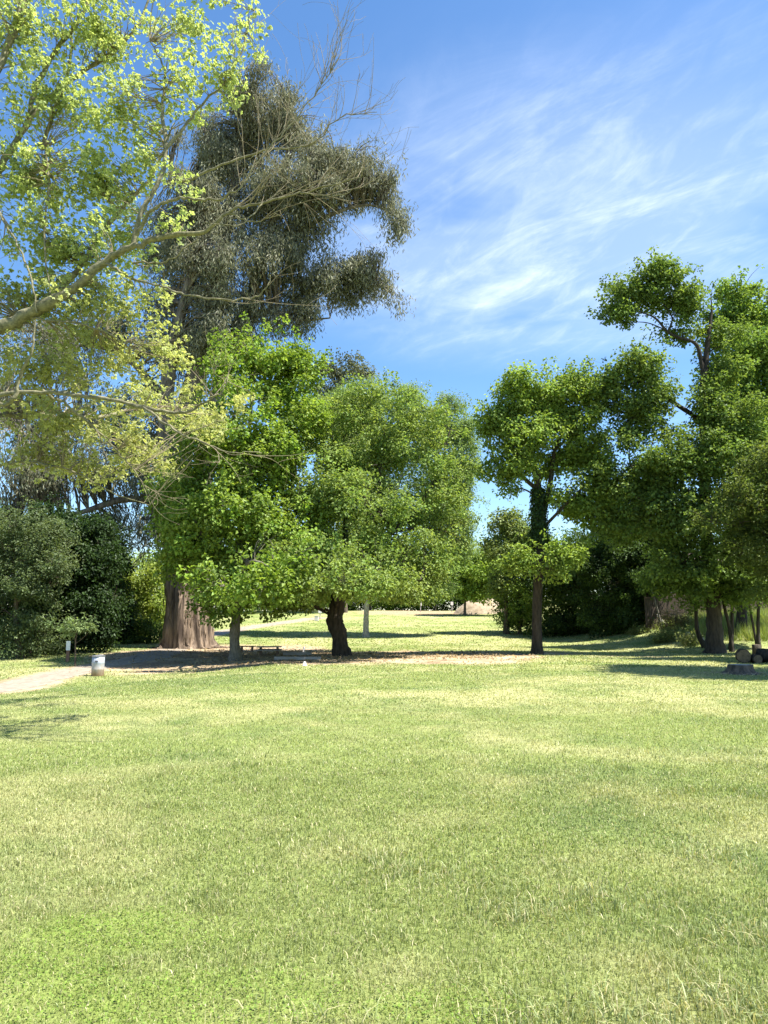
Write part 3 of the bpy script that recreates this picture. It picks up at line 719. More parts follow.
tree('brightened_bush', 'yellow green bush with sunlight put into its leaf colour left of the massive trunk', (138, 640),
     [[(138, 642, 0, .1), (138, 610, 0, .08), (140, 585, 0, .04)]],
     [(135, 595, 16, 18, 0), (150, 585, 16, 14, 0), (140, 620, 20, 20, 0), (158, 610, 14, 22, 0), (128, 580, 10, 10, 0), (160, 575, 10, 10, 0)],
     170, 46, .6, .22, .17, (.20, .29, .05), (.31, .37, .08), D=55, cat='bush', p_alt=.5, shell=.6, down=.8)  # leaf colour raised to stand in for sun on this bush
tree('shade_bush', 'low dark bush added for the shaded ground left of the massive trunk', (150, 642),
     [[(150, 644, 0, .06), (150, 634, 0, .05), (150, 628, 0, .02)]], [(152, 632, 14, 10, 0), (128, 636, 16, 10, 0), (108, 640, 16, 12, 0)], 90, 46, .5, .18, .12, DARK2, OAK, D=52, cat='bush', p_alt=.4, shell=.6, down=.9)  # dark foliage added where the ground lies in shade

# sapling by the sign post: spreading compound leaves
tree('sapling', 'small sapling with arching pinnate leaves above the white sign post', (76, 652),
     [[(77, 652, 0, .03), (76, 640, 0, .025), (78, 626, 0, .015)], [(77, 634, 0, .015), (66, 629, -.1, .01), (60, 634, -.1, .005)], [(78, 628, 0, .015), (90, 624, 0, .01), (96, 630, 0, .005)]],
     [(66, 630, 7, 3.5, 0), (84, 624, 9, 4, 0), (76, 628, 8, 4, -.2), (90, 631, 6, 3, 0), (72, 634, 6, 3, 0)], 30, 16, .24, .2, .07, (.15, .22, .085), (.23, .30, .13), D=33.5, cat='sapling', p_alt=.5, flat=.3, sats=2)

# far trees
far = [
 ('small_tree', 'small round park tree standing alone by the far dirt mound', (465, 617), 88, [(465, 575, 24, 16, 0), (450, 585, 18, 14, 0), (482, 582, 18, 16, 0), (465, 592, 24, 10, 0), (470, 562, 14, 10, 0)], MAPLE, MAPLE2, .16, 230),
 ('far_tree', 'distant tree with green crown behind the airy blue green tree', (435, 606), 112, [(430, 575, 26, 22, 0), (420, 595, 24, 14, 0), (445, 560, 18, 12, 0)], OAK, OAK2, .2, 190),
 ('far_tree', 'distant hazy tree below the gap of sky', (487, 606), 125, [(470, 555, 20, 14, 0), (490, 560, 18, 18, 0), (480, 580, 26, 22, 0), (500, 585, 16, 22, 0)], (.07, .12, .05), OAK2, .2, 200),
 ('far_tree', 'distant dark tree with narrow top beside the pale feathery tree', (492, 606), 115, [(492, 550, 7, 14, 0), (494, 575, 10, 24, 0)], DARK2, OAK, .2, 90),
 ('far_gum_tree', 'dark blue grey treetop peeping over the green crowns', (345, 606), 95, [(335, 372, 14, 14, 0), (355, 378, 16, 18, 0), (320, 390, 20, 22, 0), (345, 410, 34, 30, 0), (350, 460, 40, 40, 0), (350, 520, 40, 40, 0)], (.075, .095, .065), GUM, .3, 330),
 ('far_tree', 'distant leafy tree seen between the maple and the leaning trunk', (285, 612), 100, [(285, 575, 30, 26, 0), (265, 595, 22, 16, 0), (310, 590, 26, 18, 0), (275, 550, 30, 24, 0)], OAK, OAK2, .2, 220),
 ('far_tree', 'distant leafy tree above the pale path by the massive trunk', (225, 616), 92, [(222, 595, 20, 18, 0), (240, 600, 18, 12, 0), (215, 575, 22, 24, 0)], OAK2, MAPLE2, .2, 170),
 ('far_tree', 'distant leafy tree behind the pale whitish trunk', (370, 606), 108, [(345, 585, 26, 20, 0), (375, 580, 28, 22, 0), (400, 588, 22, 16, 0), (365, 555, 34, 24, 0)], OAK, OAK2, .2, 230),
 ('far_tree', 'distant leafy tree left of the massive trunk', (150, 612), 105, [(150, 570, 30, 26, 0), (120, 590, 30, 24, 0), (170, 590, 24, 20, 0)], OAK2, MAPLE2, .2, 180),
 ('far_tree', 'distant dark tree hidden behind the right hand thicket', (560, 606), 90, [(545, 570, 26, 30, 0), (580, 560, 34, 36, 0), (620, 565, 34, 36, 0), (660, 560, 34, 36, 0)], DARK2, OAK, .2, 260),
 ('far_tree', 'distant tree at the far left behind the grey green shrub', (20, 612), 100, [(20, 560, 50, 40, 0), (-40, 560, 50, 50, 0), (70, 580, 36, 30, 0)], DARK2, OAK, .2, 200),
 ('far_tree', 'distant tree at the far right beyond the meadow bank', (735, 606), 92, [(720, 560, 40, 40, 0), (770, 555, 44, 44, 0), (820, 550, 50, 50, 0)], DARK2, OAK, .2, 220),
]
far += [('far_shade_bush', lab, (px, 606), D, [(px, 600, 20, 8, 0), (px - 12, 594, 16, 10, 0), (px + 14, 596, 18, 10, 0), (px, 607, 24, 6, 0)], c1, c2, .08, 110) for lab, px, D, c1, c2 in [  # bushes added to stand for the shade strip below the far trees
 ('low bush added for the shade strip far behind the slim maple', 262, 116, OAK, OAK2), ('low bush added for the shade strip far behind the white pole sign', 305, 118, DARK2, OAK2), ('low dark bush added for the shade strip far left of the pale trunk', 348, 119, DARK2, OAK),
 ('low bush added for the shade strip far right of the pale trunk', 388, 120, OAK, OAK2), ('low bush added for the shade behind the far dirt strip', 422, 121, DARK2, OAK2), ('low bush added for the shade behind the small round tree', 462, 120, DARK2, OAK), ('low bush added for the shade behind the tan mound', 498, 122, OAK, OAK2)]]
for nm, lab, b, D, lb, c1, c2, tr, nc in far:
    tree(nm, lab, b, [[(b[0], b[1], 0, tr), (b[0], b[1] - 15, 0, tr * .85), (b[0], b[1] - 35, 0, tr * .5)]], lb, nc, 44, .85, .34, .26, c1, c2, D=D,
         cat={'far_shade_bush': 'bush'}.get(nm, 'tree'), group={'far_tree': 'trees beyond the lawn', 'far_shade_bush': 'bushes added for the shade strip at the far edge of the lawn'}.get(nm), p_alt=.45, shell=.55, down=.8, twig_frac=.25, flare=1.2)

# ------------------------------------------------------------------ the foreground maple
def foreground_tree():
    D0 = 11.5
    b = np.array([-9.2, D0, 0.0]); b[2] = gz(*b[:2])
    e = empty('boxelder_tree', b, 'near tree with fresh pale yellow green leaves reaching in from the left edge', 'tree')
    T = Tube()
    tr = spline([[*(b - [0, 0, .3]), .5], [*(b + [0, 0, .4]), .4], [*(b + [.1, 0, 2]), .33], [*(b + [.3, 0, 4]), .28], [*(b + [.8, .1, 6.5]), .22], [*(b + [1.3, .2, 9]), .15], [*(b + [1.5, .2, 12.5]), .06]], 6)
    T.add(tr[:, :3], tr[:, 3], 14, wob=.3)
    link('trunk', T.mesh('trunk'), M_LIMBM, e)
    lines = [   # (px, py, D, diameter in px)
     [(-190, 440, 11.5, 24), (-60, 352, 11.3, 19), (0, 328, 11.2, 17), (40, 308, 11.1, 15), (75, 287, 11, 12), (105, 262, 10.9, 10), (130, 248, 10.8, 8), (165, 237, 10.7, 7), (205, 231, 10.6, 5.5), (228, 212, 10.5, 4), (262, 203, 10.4, 3), (300, 193, 10.3, 2.4), (345, 181, 10.2, 1.6), (362, 176, 10.2, 1)],
     [(133, 247, 10.8, 7), (140, 215, 10.8, 6.5), (160, 180, 10.9, 6), (166, 150, 11, 5.5), (163, 110, 11.1, 4), (164, 70, 11.2, 2.5), (150, 40, 11.2, 1.5)],
     [(166, 150, 11, 5), (185, 125, 11, 4), (205, 100, 11, 3), (230, 78, 11, 2.5), (244, 45, 11, 1.8), (254, 10, 11, 1.2)],
     [(20, 318, 11.8, 9), (70, 280, 12, 7.5), (100, 235, 12.2, 6.5), (130, 200, 12.2, 5.5), (155, 170, 12.2, 4), (170, 130, 12.2, 2.5)],
     [(137, 235, 10.6, 5), (150, 212, 10.4, 4.5), (175, 198, 10.2, 4), (205, 200, 10.1, 3), (235, 192, 10, 2.5), (258, 160, 10, 2.2), (290, 125, 10, 1.8), (318, 90, 10, 1.4), (340, 55, 10, 1)],
     [(180, 183, 10.9, 4), (215, 168, 10.8, 3.4), (262, 152, 10.7, 2.6), (312, 143, 10.6, 1.8), (340, 118, 10.5, 1.2), (378, 112, 10.4, .8)],
     [(132, 262, 11, 3), (165, 262, 11, 2.6), (190, 245, 11, 2), (200, 236, 11, 1.2)],
     [(160, 286, 10.4, 2.6), (185, 294, 10.3, 2.6), (215, 299, 10.2, 2.4), (252, 298, 10.2, 2), (266, 288, 10.1, 1.4), (271, 274, 10.1, .8)],
     [(105, 262, 10.9, 4), (130, 278, 10.7, 3.4), (160, 286, 10.4, 2.6)],
     [(-170, 260, 12, 18), (-30, 190, 12.2, 11), (5, 160, 12.3, 9), (28, 122, 12.4, 8), (52, 95, 12.5, 7), (85, 70, 12.5, 5.5), (115, 50, 12.5, 4.5), (140, 22, 12.5, 3.5), (155, -20, 12.5, 2)],
     [(28, 124, 12.4, 7), (36, 88, 12.4, 7), (60, 45, 12.3, 6), (84, 12, 12.2, 5), (95, -30, 12.2, 3)],
     [(40, 150, 12.4, 6), (55, 110, 12.4, 5), (70, 60, 12.4, 3.5), (72, 20, 12.4, 2.5)],
     [(-100, 140, 11.6, 14), (-20, 92, 11.7, 11), (8, 46, 11.8, 9), (22, 8, 11.9, 8), (36, -40, 12, 5)],
     [(-160, 430, 10.6, 9), (-40, 398, 10.4, 7), (0, 404, 10.3, 5), (14, 398, 10.2, 5), (20, 375, 10.2, 4), (32, 352, 10.1, 3), (36, 320, 10.1, 1.5)],
     [(-120, 420, 11.2, 9), (-20, 398, 11, 6.5), (42, 392, 10.9, 5), (80, 396, 10.8, 5), (115, 400, 10.7, 4.8), (150, 409, 10.6, 4.4), (185, 412, 10.5, 3.4), (205, 402, 10.4, 2.6), (222, 392, 10.4, 1.8), (226, 382, 10.4, 1)],
     [(140, 405, 10.6, 3.6), (160, 420, 10.5, 3.2), (180, 433, 10.4, 2.8), (200, 442, 10.3, 2.2), (230, 452, 10.2, 1.6), (262, 452, 10.2, 1)],
     [(42, 392, 10.9, 4), (70, 408, 11.2, 3.4), (95, 428, 11.3, 3), (120, 455, 11.4, 2.4), (138, 475, 11.5, 1.4), (150, 505, 11.5, .8)],
     [(20, 318, 11.2, 3), (70, 322, 11, 2.6), (100, 330, 11, 2), (130, 345, 11, 1.2)],
     [(46, 148, 11.8, 3), (48, 190, 11.5, 2.6), (44, 240, 11.4, 2.4), (50, 295, 11.3, 1.6)], [(-5, 208, 11.2, 3), (15, 240, 11.1, 2.6), (32, 280, 11, 2.4), (36, 312, 11, 2)],
     [(262, 203, 10.4, 2), (240, 225, 10.2, 1.6), (205, 222, 10.1, 1.2)], [(228, 212, 10.5, 2.4), (252, 222, 10.4, 1.8), (280, 213, 10.3, 1)],
     [(300, 193, 10.3, 1.6), (330, 196, 10.2, 1.2), (366, 186, 10.1, .8)],
     [(-60, 420, 11, 8), (20, 415, 12.5, 6), (90, 418, 14.5, 5), (150, 408, 15.6, 3.5), (200, 424, 17.4, 1.6)], [(60, 417, 13.7, 3.5), (100, 428, 15, 3), (150, 450, 17, 1.3)],
     [(-90, 455, 11.8, 7), (-30, 468, 11.9, 5), (20, 462, 12, 3.5), (70, 470, 12, 2.6), (110, 492, 12, 1.6), (150, 505, 12, .8)],
    ]
    sk = []
    for ln in lines:
        s = spline([[*P(a[0], a[1], a[2]), a[3] * .82 * a[2] / F / 2] for a in ln], 6)
        s[:, :3] += rng.normal(0, .012, (len(s), 3)); sk.append(s)
    for s in sk[:10] + sk[10:]:
        t = Tube(); t.add(s[:, :3], s[:, 3], 8, wob=.5)
        if s[0, 3] > .03: link('limb', t.mesh('limb'), M_LIMBM, e)
        else: link('branch', t.mesh('branch'), M_LIMBM, e)
    # bare twigs fanning out at the right
    tw = Tube()
    def twig(p, d, l, r, lvl):
        q = [np.array([*p, r])]; dd = d.copy(); n = 4
        for i in range(n):
            dd = dd + rng.normal(0, .16, 3) + np.array([0, 0, .05]); dd /= np.linalg.norm(dd)
            q.append(np.array([*(q[-1][:3] + dd * l / n), r * (1 - .8 * (i + 1) / n)]))
        s = spline(q, 3); tw.add(s[:, :3], s[:, 3], 4)
        if lvl > 0:
            for i in range(rng.integers(2, 5)):
                k = rng.integers(3, len(s) - 2)
                nd = dd + rng.normal(0, .55, 3); nd /= np.linalg.norm(nd)
                twig(s[k, :3], nd, l * rng.uniform(.35, .65), s[k, 3] * .7, lvl - 1)
    for li, lo, n in [(4, .45, 30), (5, .40, 20), (0, .68, 14), (2, .5, 6), (7, .3, 3), (14, .7, 4), (15, .4, 5), (16, .3, 8), (22, .2, 5), (23, .3, 9), (21, .3, 3)]:
        s = sk[li]
        for i in range(n):
            k = int(len(s) * rng.uniform(lo, .98)); k = min(k, len(s) - 2)
            t = s[k + 1, :3] - s[k, :3]; t /= np.linalg.norm(t) + 1e-9
            up = .55 if li in (4, 5, 0, 2) else .05
            d = t * .7 + np.array([rng.normal(.1, .35), rng.normal(0, .3), rng.normal(up, .35)]); d /= np.linalg.norm(d)
            twig(s[k, :3], d, rng.uniform(.5, 1.3), max(.006, s[k, 3] * .55), 1)
    # leaves: lobes in picture order, nearer and farther ones
    L_ = []
    for (px, py, rx, ry, D, w) in [
        (20, 30, 60, 45, 12, 1), (100, 30, 60, 40, 12, 1.1), (190, 25, 50, 32, 11.5, .75), (245, 25, 28, 22, 11, .5), (50, 100, 60, 40, 12, 1), (120, 110, 45, 35, 11.5, .9), (185, 85, 40, 30, 11.2, .7), (225, 75, 25, 25, 11, .55),
        (30, 180, 60, 45, 12, 1.1), (100, 185, 45, 40, 12, 1.2), (150, 165, 25, 30, 11.5, .6), (60, 250, 65, 40, 12, 1.2), (125, 240, 40, 35, 11.5, .8), (190, 190, 25, 25, 10.8, .35), (175, 225, 20, 12, 10.6, .3),
        (30, 300, 50, 30, 12, 1), (90, 310, 55, 30, 11.6, 1.1), (140, 300, 35, 22, 11.2, .7), (40, 370, 60, 32, 12, .9), (110, 365, 50, 30, 12, .7), (160, 350, 34, 26, 12, .6), (190, 385, 26, 22, 11, .2), (60, 420, 60, 26, 12, .8),
        (130, 405, 40, 20, 11, .35), (80, 465, 60, 24, 12.2, .65), (30, 450, 40, 24, 12.2, .6), (130, 440, 30, 20, 11.6, .5), (205, 428, 28, 13, 12.3, .45), (170, 468, 24, 11, 12.1, .3), (238, 402, 20, 11, 12.4, .3), (150, 455, 30, 15, 17, .4), (195, 425, 30, 13, 17.5, .4), (150, 400, 40, 22, 15.5, .35), (195, 420, 30, 16, 15, .3), (110, 430, 40, 16, 15.5, .3), (-60, 150, 60, 120, 12, .5), (-60, 330, 60, 90, 12, .5), (30, -40, 120, 40, 12, .6)]:
        k = D / F; L_.append((P(px, py, D), np.array([rx * k, .9, ry * k]), w))
    C, idx, Dr = clumps_in(L_, 2100, .3, .9)
    twigs_to(tw, C, sk, .012, .95, sag=.05, sides=4, maxd=2.6)
    link('twigs', tw.mesh('twigs'), M_TWIG, e)
    cr = rng.uniform(.09, .22, len(C)); m = (13 * (cr / .15) ** 1.3).astype(int)
    ci = np.repeat(np.arange(len(C)), m); n = len(ci)
    o = rdir(n) * (rng.random(n) ** .5)[:, None]
    pos = C[ci] + o * cr[ci][:, None]
    nr = o * .6 + np.array([.25, 0, .6]) + rng.normal(0, .5, (n, 3))
    ax = o * .8 + np.array([0, 0, -.55]) + rng.normal(0, .4, (n, 3))
    yel = np.clip((pos[:, 2] < 7.4) * .5 + (pos[:, 2] < 6) * .3 + .12, 0, 1)[:, None]
    col = np.array(YEL) * (1 - yel) + np.array([.42, .435, .18]) * yel
    col = col * (1 + rng.normal(0, .16, (n, 1)))
    s = rng.uniform(.6, 1.25, n)
    link('leaves', leaves_mesh('leaves', pos, nr, ax,   .068 * s, .043 * s, np.clip(col, .02, .8), .2, 3), M_LEAFY, e)
foreground_tree()

# ------------------------------------------------------------------ bmesh helpers for small things
def box(bm, c, s, rot=None, bev=0):
    m = Matrix.Translation(Vector(c)) @ (rot or Matrix.Identity(4)) @ Matrix.Diagonal((*s, 1))
    r = bmesh.ops.create_cube(bm, size=1, matrix=m)
    if bev:
        ed = list({e for v in r['verts'] for e in v.link_edges})
        bmesh.ops.bevel(bm, geom=ed, offset=bev, segments=2, affect='EDGES', profile=.6)
    return r['verts']

def lathe(bm, prof, sides=24, axis='Z', origin=(0, 0, 0), jitter=0):
    rings = []
    for r, h in prof:
        ring = []
        for k in range(sides):
            a = 2 * math.pi * k / sides; q = r * (1 + jitter * math.sin(3 * a + h * 5) + jitter * .6 * math.sin(7 * a + 1))
            p = (q * math.cos(a), q * math.sin(a), h) if axis == 'Z' else (q * math.cos(a), h, q * math.sin(a))
            ring.append(bm.verts.new(Vector(p) + Vector(origin)))
        rings.append(ring)
    for a, b in zip(rings, rings[1:]):
        for k in range(sides): bm.faces.new((a[k], a[(k + 1) % sides], b[(k + 1) % sides], b[k]))
    return rings

def done(name, bm, mat, parent=None, smooth=False):
    bmesh.ops.recalc_face_normals(bm, faces=bm.faces)
    me = bpy.data.meshes.new(name); bm.to_mesh(me); bm.free()
    for p in me.polygons: p.use_smooth = smooth
    o = bpy.data.objects.new(name, me); COL.objects.link(o); me.materials.append(mat)
    if parent: o.parent = parent
    return o

def at_ground(px, py):
    p = G(px, py); p[2] = gz(p[0], p[1]); return p

M_WOOD = solid('weathered_wood', (.10, .07, .045), (.22, .16, .11), 6, .85, .5, (1, 1, .15))
M_WHITE = solid('white_paint', (.68, .68, .66), (.8, .8, .78), 6, .6, .1)
M_GREYW = solid('grey_timber', (.22, .21, .19), (.38, .36, .33), 8, .85, .4, (.15, 1, 1))

# ------------------------------------------------------------------ litter bin (steel drum)
def drum():
    p = at_ground(97.5, 676)
    e = empty('trash_barrel', p, 'pale metal trash barrel with rusty stained base beside the gravel path', 'trash can')
    D = p[1]; r = 5.9 * D / F; h = 19.5 * D / F
    m, nt, out = mat_new('drum_paint')
    bs = N(nt, 'ShaderNodeBsdfPrincipled', Roughness=.5, Metallic=.15)
    tc = N(nt, 'ShaderNodeTexCoord'); sx = N(nt, 'ShaderNodeSeparateXYZ'); nt.links.new(tc.outputs['Object'], sx.inputs[0])
    nz = N(nt, 'ShaderNodeTexNoise', Scale=7, Detail=8, Roughness=.7); nt.links.new(tc.outputs['Object'], nz.inputs['Vector'])
    ad = N(nt, 'ShaderNodeMath', operation='MULTIPLY_ADD'); nt.links.new(nz.outputs[0], ad.inputs[0]); ad.inputs[1].default_value = .55; nt.links.new(sx.outputs[2], ad.inputs[2])
    cr = N(nt, 'ShaderNodeValToRGB'); el = cr.color_ramp.elements
    el[0].position = .34; el[0].color = (.24, .15, .09, 1); el[1].position = .74; el[1].color = (.33, .36, .41, 1)
    q = el.new(.54); q.color = (.34, .30, .26, 1)
    nt.links.new(ad.outputs[0], cr.inputs[0]); nt.links.new(cr.outputs[0], bs.inputs['Base Color']); nt.links.new(bs.outputs[0], out.inputs[0])
    bm = bmesh.new()
    prof = [(r * .96, 0), (r, .02)]
    for z in (.34, .66):
        prof += [(r, h * z - .03), (r * 1.045, h * z), (r, h * z + .03)]
    prof += [(r, h - .03), (r * .93, h - .03), (r * .93, h * .5), (0.01, h * .5)]
    lathe(bm, prof, 32); done('body', bm, m, e, True)
    bm = bmesh.new(); lathe(bm, [(r * .95, h - .045), (r * 1.05, h - .035), (r * 1.06, h - .012), (r * 1.04, h), (r * .94, h), (r * .95, h - .045)], 32)
    done('rim', bm, solid('rim_metal', (.10, .11, .13), (.22, .23, .25), 20, .5, .1), e, True)
    bm = bmesh.new(); box(bm, (.02, -r * 1.03, h * .74), (r * .5, .02, .05), bev=.006); done('handle', bm, solid('dark_metal', (.05, .06, .08), (.1, .1, .12), 20, .5, .1), e)
    # post behind the barrel
    p2 = np.array([p[0] + .2, p[1] + 1.6, 0]); p2[2] = gz(p2[0], p2[1])
    q = P(101, 655, p2[1]); hh = q[2] - p2[2]
    s = empty('short_post', (q[0], p2[1], p2[2]), 'short grey wooden post just behind the pale trash barrel', 'post')
    bm = bmesh.new(); box(bm, (0, 0, hh / 2), (.13, .13, hh), bev=.012); done('shaft', bm, M_GREYW, s)
    bm = bmesh.new(); box(bm, (0, 0, hh + .012), (.16, .16, .025), bev=.006); done('cap', bm, M_GREYW, s)
drum()

def sign_post():
    p = at_ground(67.5, 662); D = p[1]; k = D / F
    e = empty('sign_post', p, 'brown wooden post carrying a small white sign beside the path', 'sign', rz=R(8))
    h = 20 * k
    bm = bmesh.new(); box(bm, (0, 0, h / 2), (3.0 * k, 3.0 * k, h), bev=.01)
    done('post', bm, solid('post_wood', (.13, .07, .045), (.22, .13, .09), 6, .85, .4, (1, 1, .15)), e)
    bm = bmesh.new(); box(bm, (.012, -1.5 * k - .012, h - 4.2 * k), (3.9 * k, .018, 9.0 * k), bev=.004); pl = done('sign_plate', bm, M_WHITE, e)
    for z in (.13, -.13):
        bm = bmesh.new(); lathe(bm, [(.001, -.014), (.012, -.012), (.012, -.004)], 8, 'Y', (.012, -1.5 * k - .012, h - 4.2 * k + z)); done('bolt', bm, M_GREYW, pl)
sign_post()

# ------------------------------------------------------------------ picnic things in the shade
def table(name, label, px, py, w_px, h_px, depth, mat, cat, benches):
    p = at_ground(px, py); k = p[1] / F; w = w_px * k; h = h_px * k
    e = empty(name, p, label, cat, rz=R(4))
    bm = bmesh.new()
    for i in range(4): box(bm, (0, -depth / 2 + depth * (i + .5) / 4, h - .03), (w, depth / 4 - .015, .05), bev=.008)
    done('table_top' if benches else 'seat', bm, mat, e)
    for s in (-1, 1):
        bm = bmesh.new()
        if benches:
            for t in (-1, 1):
                box(bm, (s * w * .34, t * depth * .38, h * .46), (.09, .05, h * 1.0), Matrix.Rotation(t * R(20), 4, 'X'), .006)
            box(bm, (s * w * .34 + .06 * s, 0, h * .52), (.05, depth * 1.9, .09), bev=.006)
        else: box(bm, (s * w * .3, 0, h * .45 - .03), (.1, depth * .8, h * .92), bev=.008)
        done('leg', bm, M_WOOD, e)
    if benches:
        for t in (-1, 1):
            bm = bmesh.new()
            for i in range(2): box(bm, (0, t * depth * .86 + (i - .5) * .14, h * .6), (w, .125, .05), bev=.008)
            done('bench_seat', bm, mat, e)
table('park_bench', 'low dark backless bench right of the slim maple trunk', 247, 651.5, 17, 5.5, .42, solid('dark_plank', (.09, .07, .055), (.16, .13, .1), 8, .8, .4, (.15, 1, 1)), 'bench', False)
table('picnic_table', 'grey timber picnic table in the shade left of the leaning trunk', 269, 655, 24, 8.5, .8, M_GREYW, 'picnic table', True)

def timber(px0, px1, py, label):
    a = at_ground(px0, py); b = at_ground(px1, py); c = (a + b) / 2
    e = bpy.data.objects
    bm = bmesh.new(); L = abs(b[0] - a[0])
    box(bm, (0, 0, .07), (L, .16, .15), bev=.015)
    for s in (-1, 1): box(bm, (s * L * .38, 0, .15), (.03, .03, .02))
    o = done('landscape_timber', bm, M_GREYW); o.location = c; tag(o, label, 'timber')
timber(284, 311, 655, 'long grey timber edging the worn ground, the farther of two')
timber(276, 320, 660, 'long grey timber edging the worn ground, the nearer and longer of two')

def white_stake(px, py, hp, wp, label):
    p = at_ground(px, py); k = p[1] / F
    bm = bmesh.new(); r = wp * k / 2; h = hp * k
    lathe(bm, [(r * 1.25, 0), (r * 1.2, h * .15), (r * .9, h * .2), (r * .75, h * .7), (r * .45, h * .9), (.002, h)], 14)
    o = done('marker', bm, solid('marker_white', (.5, .47, .44), (.72, .7, .68), 10, .6, .1), None, True); o.location = p; tag(o, label, 'marker')
white_stake(304, 653, 6.5, 3.0, 'small whitish marker standing behind the two edging timbers')
white_stake(304.5, 666, 4.5, 4.0, 'small whitish marker in front of the two edging timbers')

def pole_sign(px, py, top, plate, label, wood=M_GREYW):
    p = at_ground(px, py); k = p[1] / F; h = (py - top) * k
    e = empty('park_sign', p, label, 'sign', 'small white signs at the far side')
    bm = bmesh.new(); lathe(bm, [(.05, 0), (.05, h), (.001, h)], 10); done('pole', bm, wood, e, True)
    bm = bmesh.new(); box(bm, (0, -.07, h - plate[1] * k / 2), (plate[0] * k, .03, plate[1] * k), bev=.006); done('sign_plate', bm, M_WHITE, e)
pole_sign(320, 619, 609.5, (3.4, 3.6), 'white sign on a grey pole left of the leaning trunk crown')
pole_sign(420.5, 612, 601, (2.4, 5), 'narrow white sign on the far dirt strip, left one')
pole_sign(452, 612, 602, (2.6, 3.2), 'small white sign on a pole beside the far small tree')

def far_box():
    p = at_ground(316.5, 621); k = p[1] / F
    e = empty('trash_can', p, 'pale square trash can far away below the white pole sign', 'trash can')
    w = 3.6 * k; h = 5 * k
    bm = bmesh.new(); box(bm, (0, 0, h * .44), (w, w, h * .88), bev=.03); done('body', bm, solid('pale_bin', (.5, .5, .48), (.62, .62, .6), 5, .7, .1), e)
    bm = bmesh.new(); box(bm, (0, 0, h * .94), (w * 1.1, w * 1.1, h * .10), bev=.03); done('lid', bm, solid('bin_lid', (.35, .36, .35), (.45, .45, .44), 5, .7, .1), e)
    p = at_ground(213, 637); k = p[1] / F
    e = empty('bollard', p, 'thin dark post beside the pale path right of the massive trunk', 'post')
    bm = bmesh.new(); lathe(bm, [(.09, 0), (.085, 9 * k), (.05, 9.6 * k), (.002, 9.8 * k)], 10); done('shaft', bm, M_WOOD, e, True)
    bm = bmesh.new(); lathe(bm, [(.092, 8.0 * k), (.096, 8.1 * k), (.096, 8.5 * k), (.092, 8.6 * k)], 10); done('band', bm, M_GREYW, e, True)
far_box()

def mound():
    p = at_ground(478, 616); D = 93.0; c = P(480, 612, D); c[2] = gz(c[0], c[1])
    n = 40; u = np.linspace(-1, 1, n); X, Y = np.meshgrid(u, u)
    r = np.hypot(X, Y); H = np.clip(1 - r ** 1.6, 0, 1) ** .8 * (.75 + .6 * fbm(X * 2.2, Y * 2.2, 201, 4))
    x = c[0] + X * 3.4; y = c[1] + Y * 2.6; z = gz(x, y) - .12 + H * 2.1
    i = np.arange(n * n).reshape(n, n); f = np.stack([i[:-1, :-1], i[:-1, 1:], i[1:, 1:], i[1:, :-1]], -1).reshape(-1, 4)
    me = mesh_np('dirt_mound', np.stack([x, y, z], -1).reshape(-1, 3), np.full(len(f), 4), f.ravel(), smooth=True)
    tag(link('dirt_mound', me, solid('tan_dirt', (.24, .185, .125), (.38, .31, .225), 2.5, .95, .8, detail=9, dist=.1)), 'tan mound of bare dirt far across the lawn by the small round tree', 'dirt mound')
mound()

# ------------------------------------------------------------------ stump, logs, fence, house
M_CUT_SHADE = solid('cut_wood_shade', (.085, .066, .042), (.17, .13, .085), 10, .85, .3)  # log ends coloured darker to stand for the shade on them
M_CUTG = solid('cut_wood_grey', (.22, .205, .18), (.36, .34, .31), 10, .85, .3)
def stump():
    p = at_ground(741, 674); k = p[1] / F
    e = empty('tree_stump', p, 'wide flat cut tree stump with flared roots in the shade at the right', 'stump')
    r = 11.5 * k; h = 9 * k
    bm = bmesh.new()
    lathe(bm, [(r * 1.75, -.12), (r * 1.45, .04), (r * 1.15, h * .35), (r * 1.02, h * .7), (r * .99, h), (r * .90, h + .004)], 40, jitter=.06)
    done('base', bm, M_BARK, e, True)
    bm = bmesh.new(); rg = lathe(bm, [(r * .90, h + .002), (r * .5, h + .012), (.01, h + .016)], 40, jitter=.06); done('cut_face', bm, M_CUTG, e, True)
    n = 500; x = p[0] + rng.normal(0, r * 1.5, n); y = p[1] + rng.normal(-.1, r * 1.2, n)
    nr = rng.normal(0, .4, (n, 3)); nr[:, 2] = 1
    kk = np.hypot(x - p[0], y - p[1]) > r * 1.2; x, y, nr = x[kk], y[kk], nr[kk]; n = len(x)
    me = leaves_mesh('wood_chips', np.stack([x, y, gz(x, y) + .03], 1), nr, rdir(n), rng.uniform(.04, .12, n), rng.uniform(.02, .06, n), np.array([.42, .34, .24]) * (1 + rng.normal(0, .2, (n, 1))), .1)
    tag(link('wood_chips', me, M_EUC), 'pale wood chips scattered around the cut stump', 'wood chips', kind='stuff')
stump()

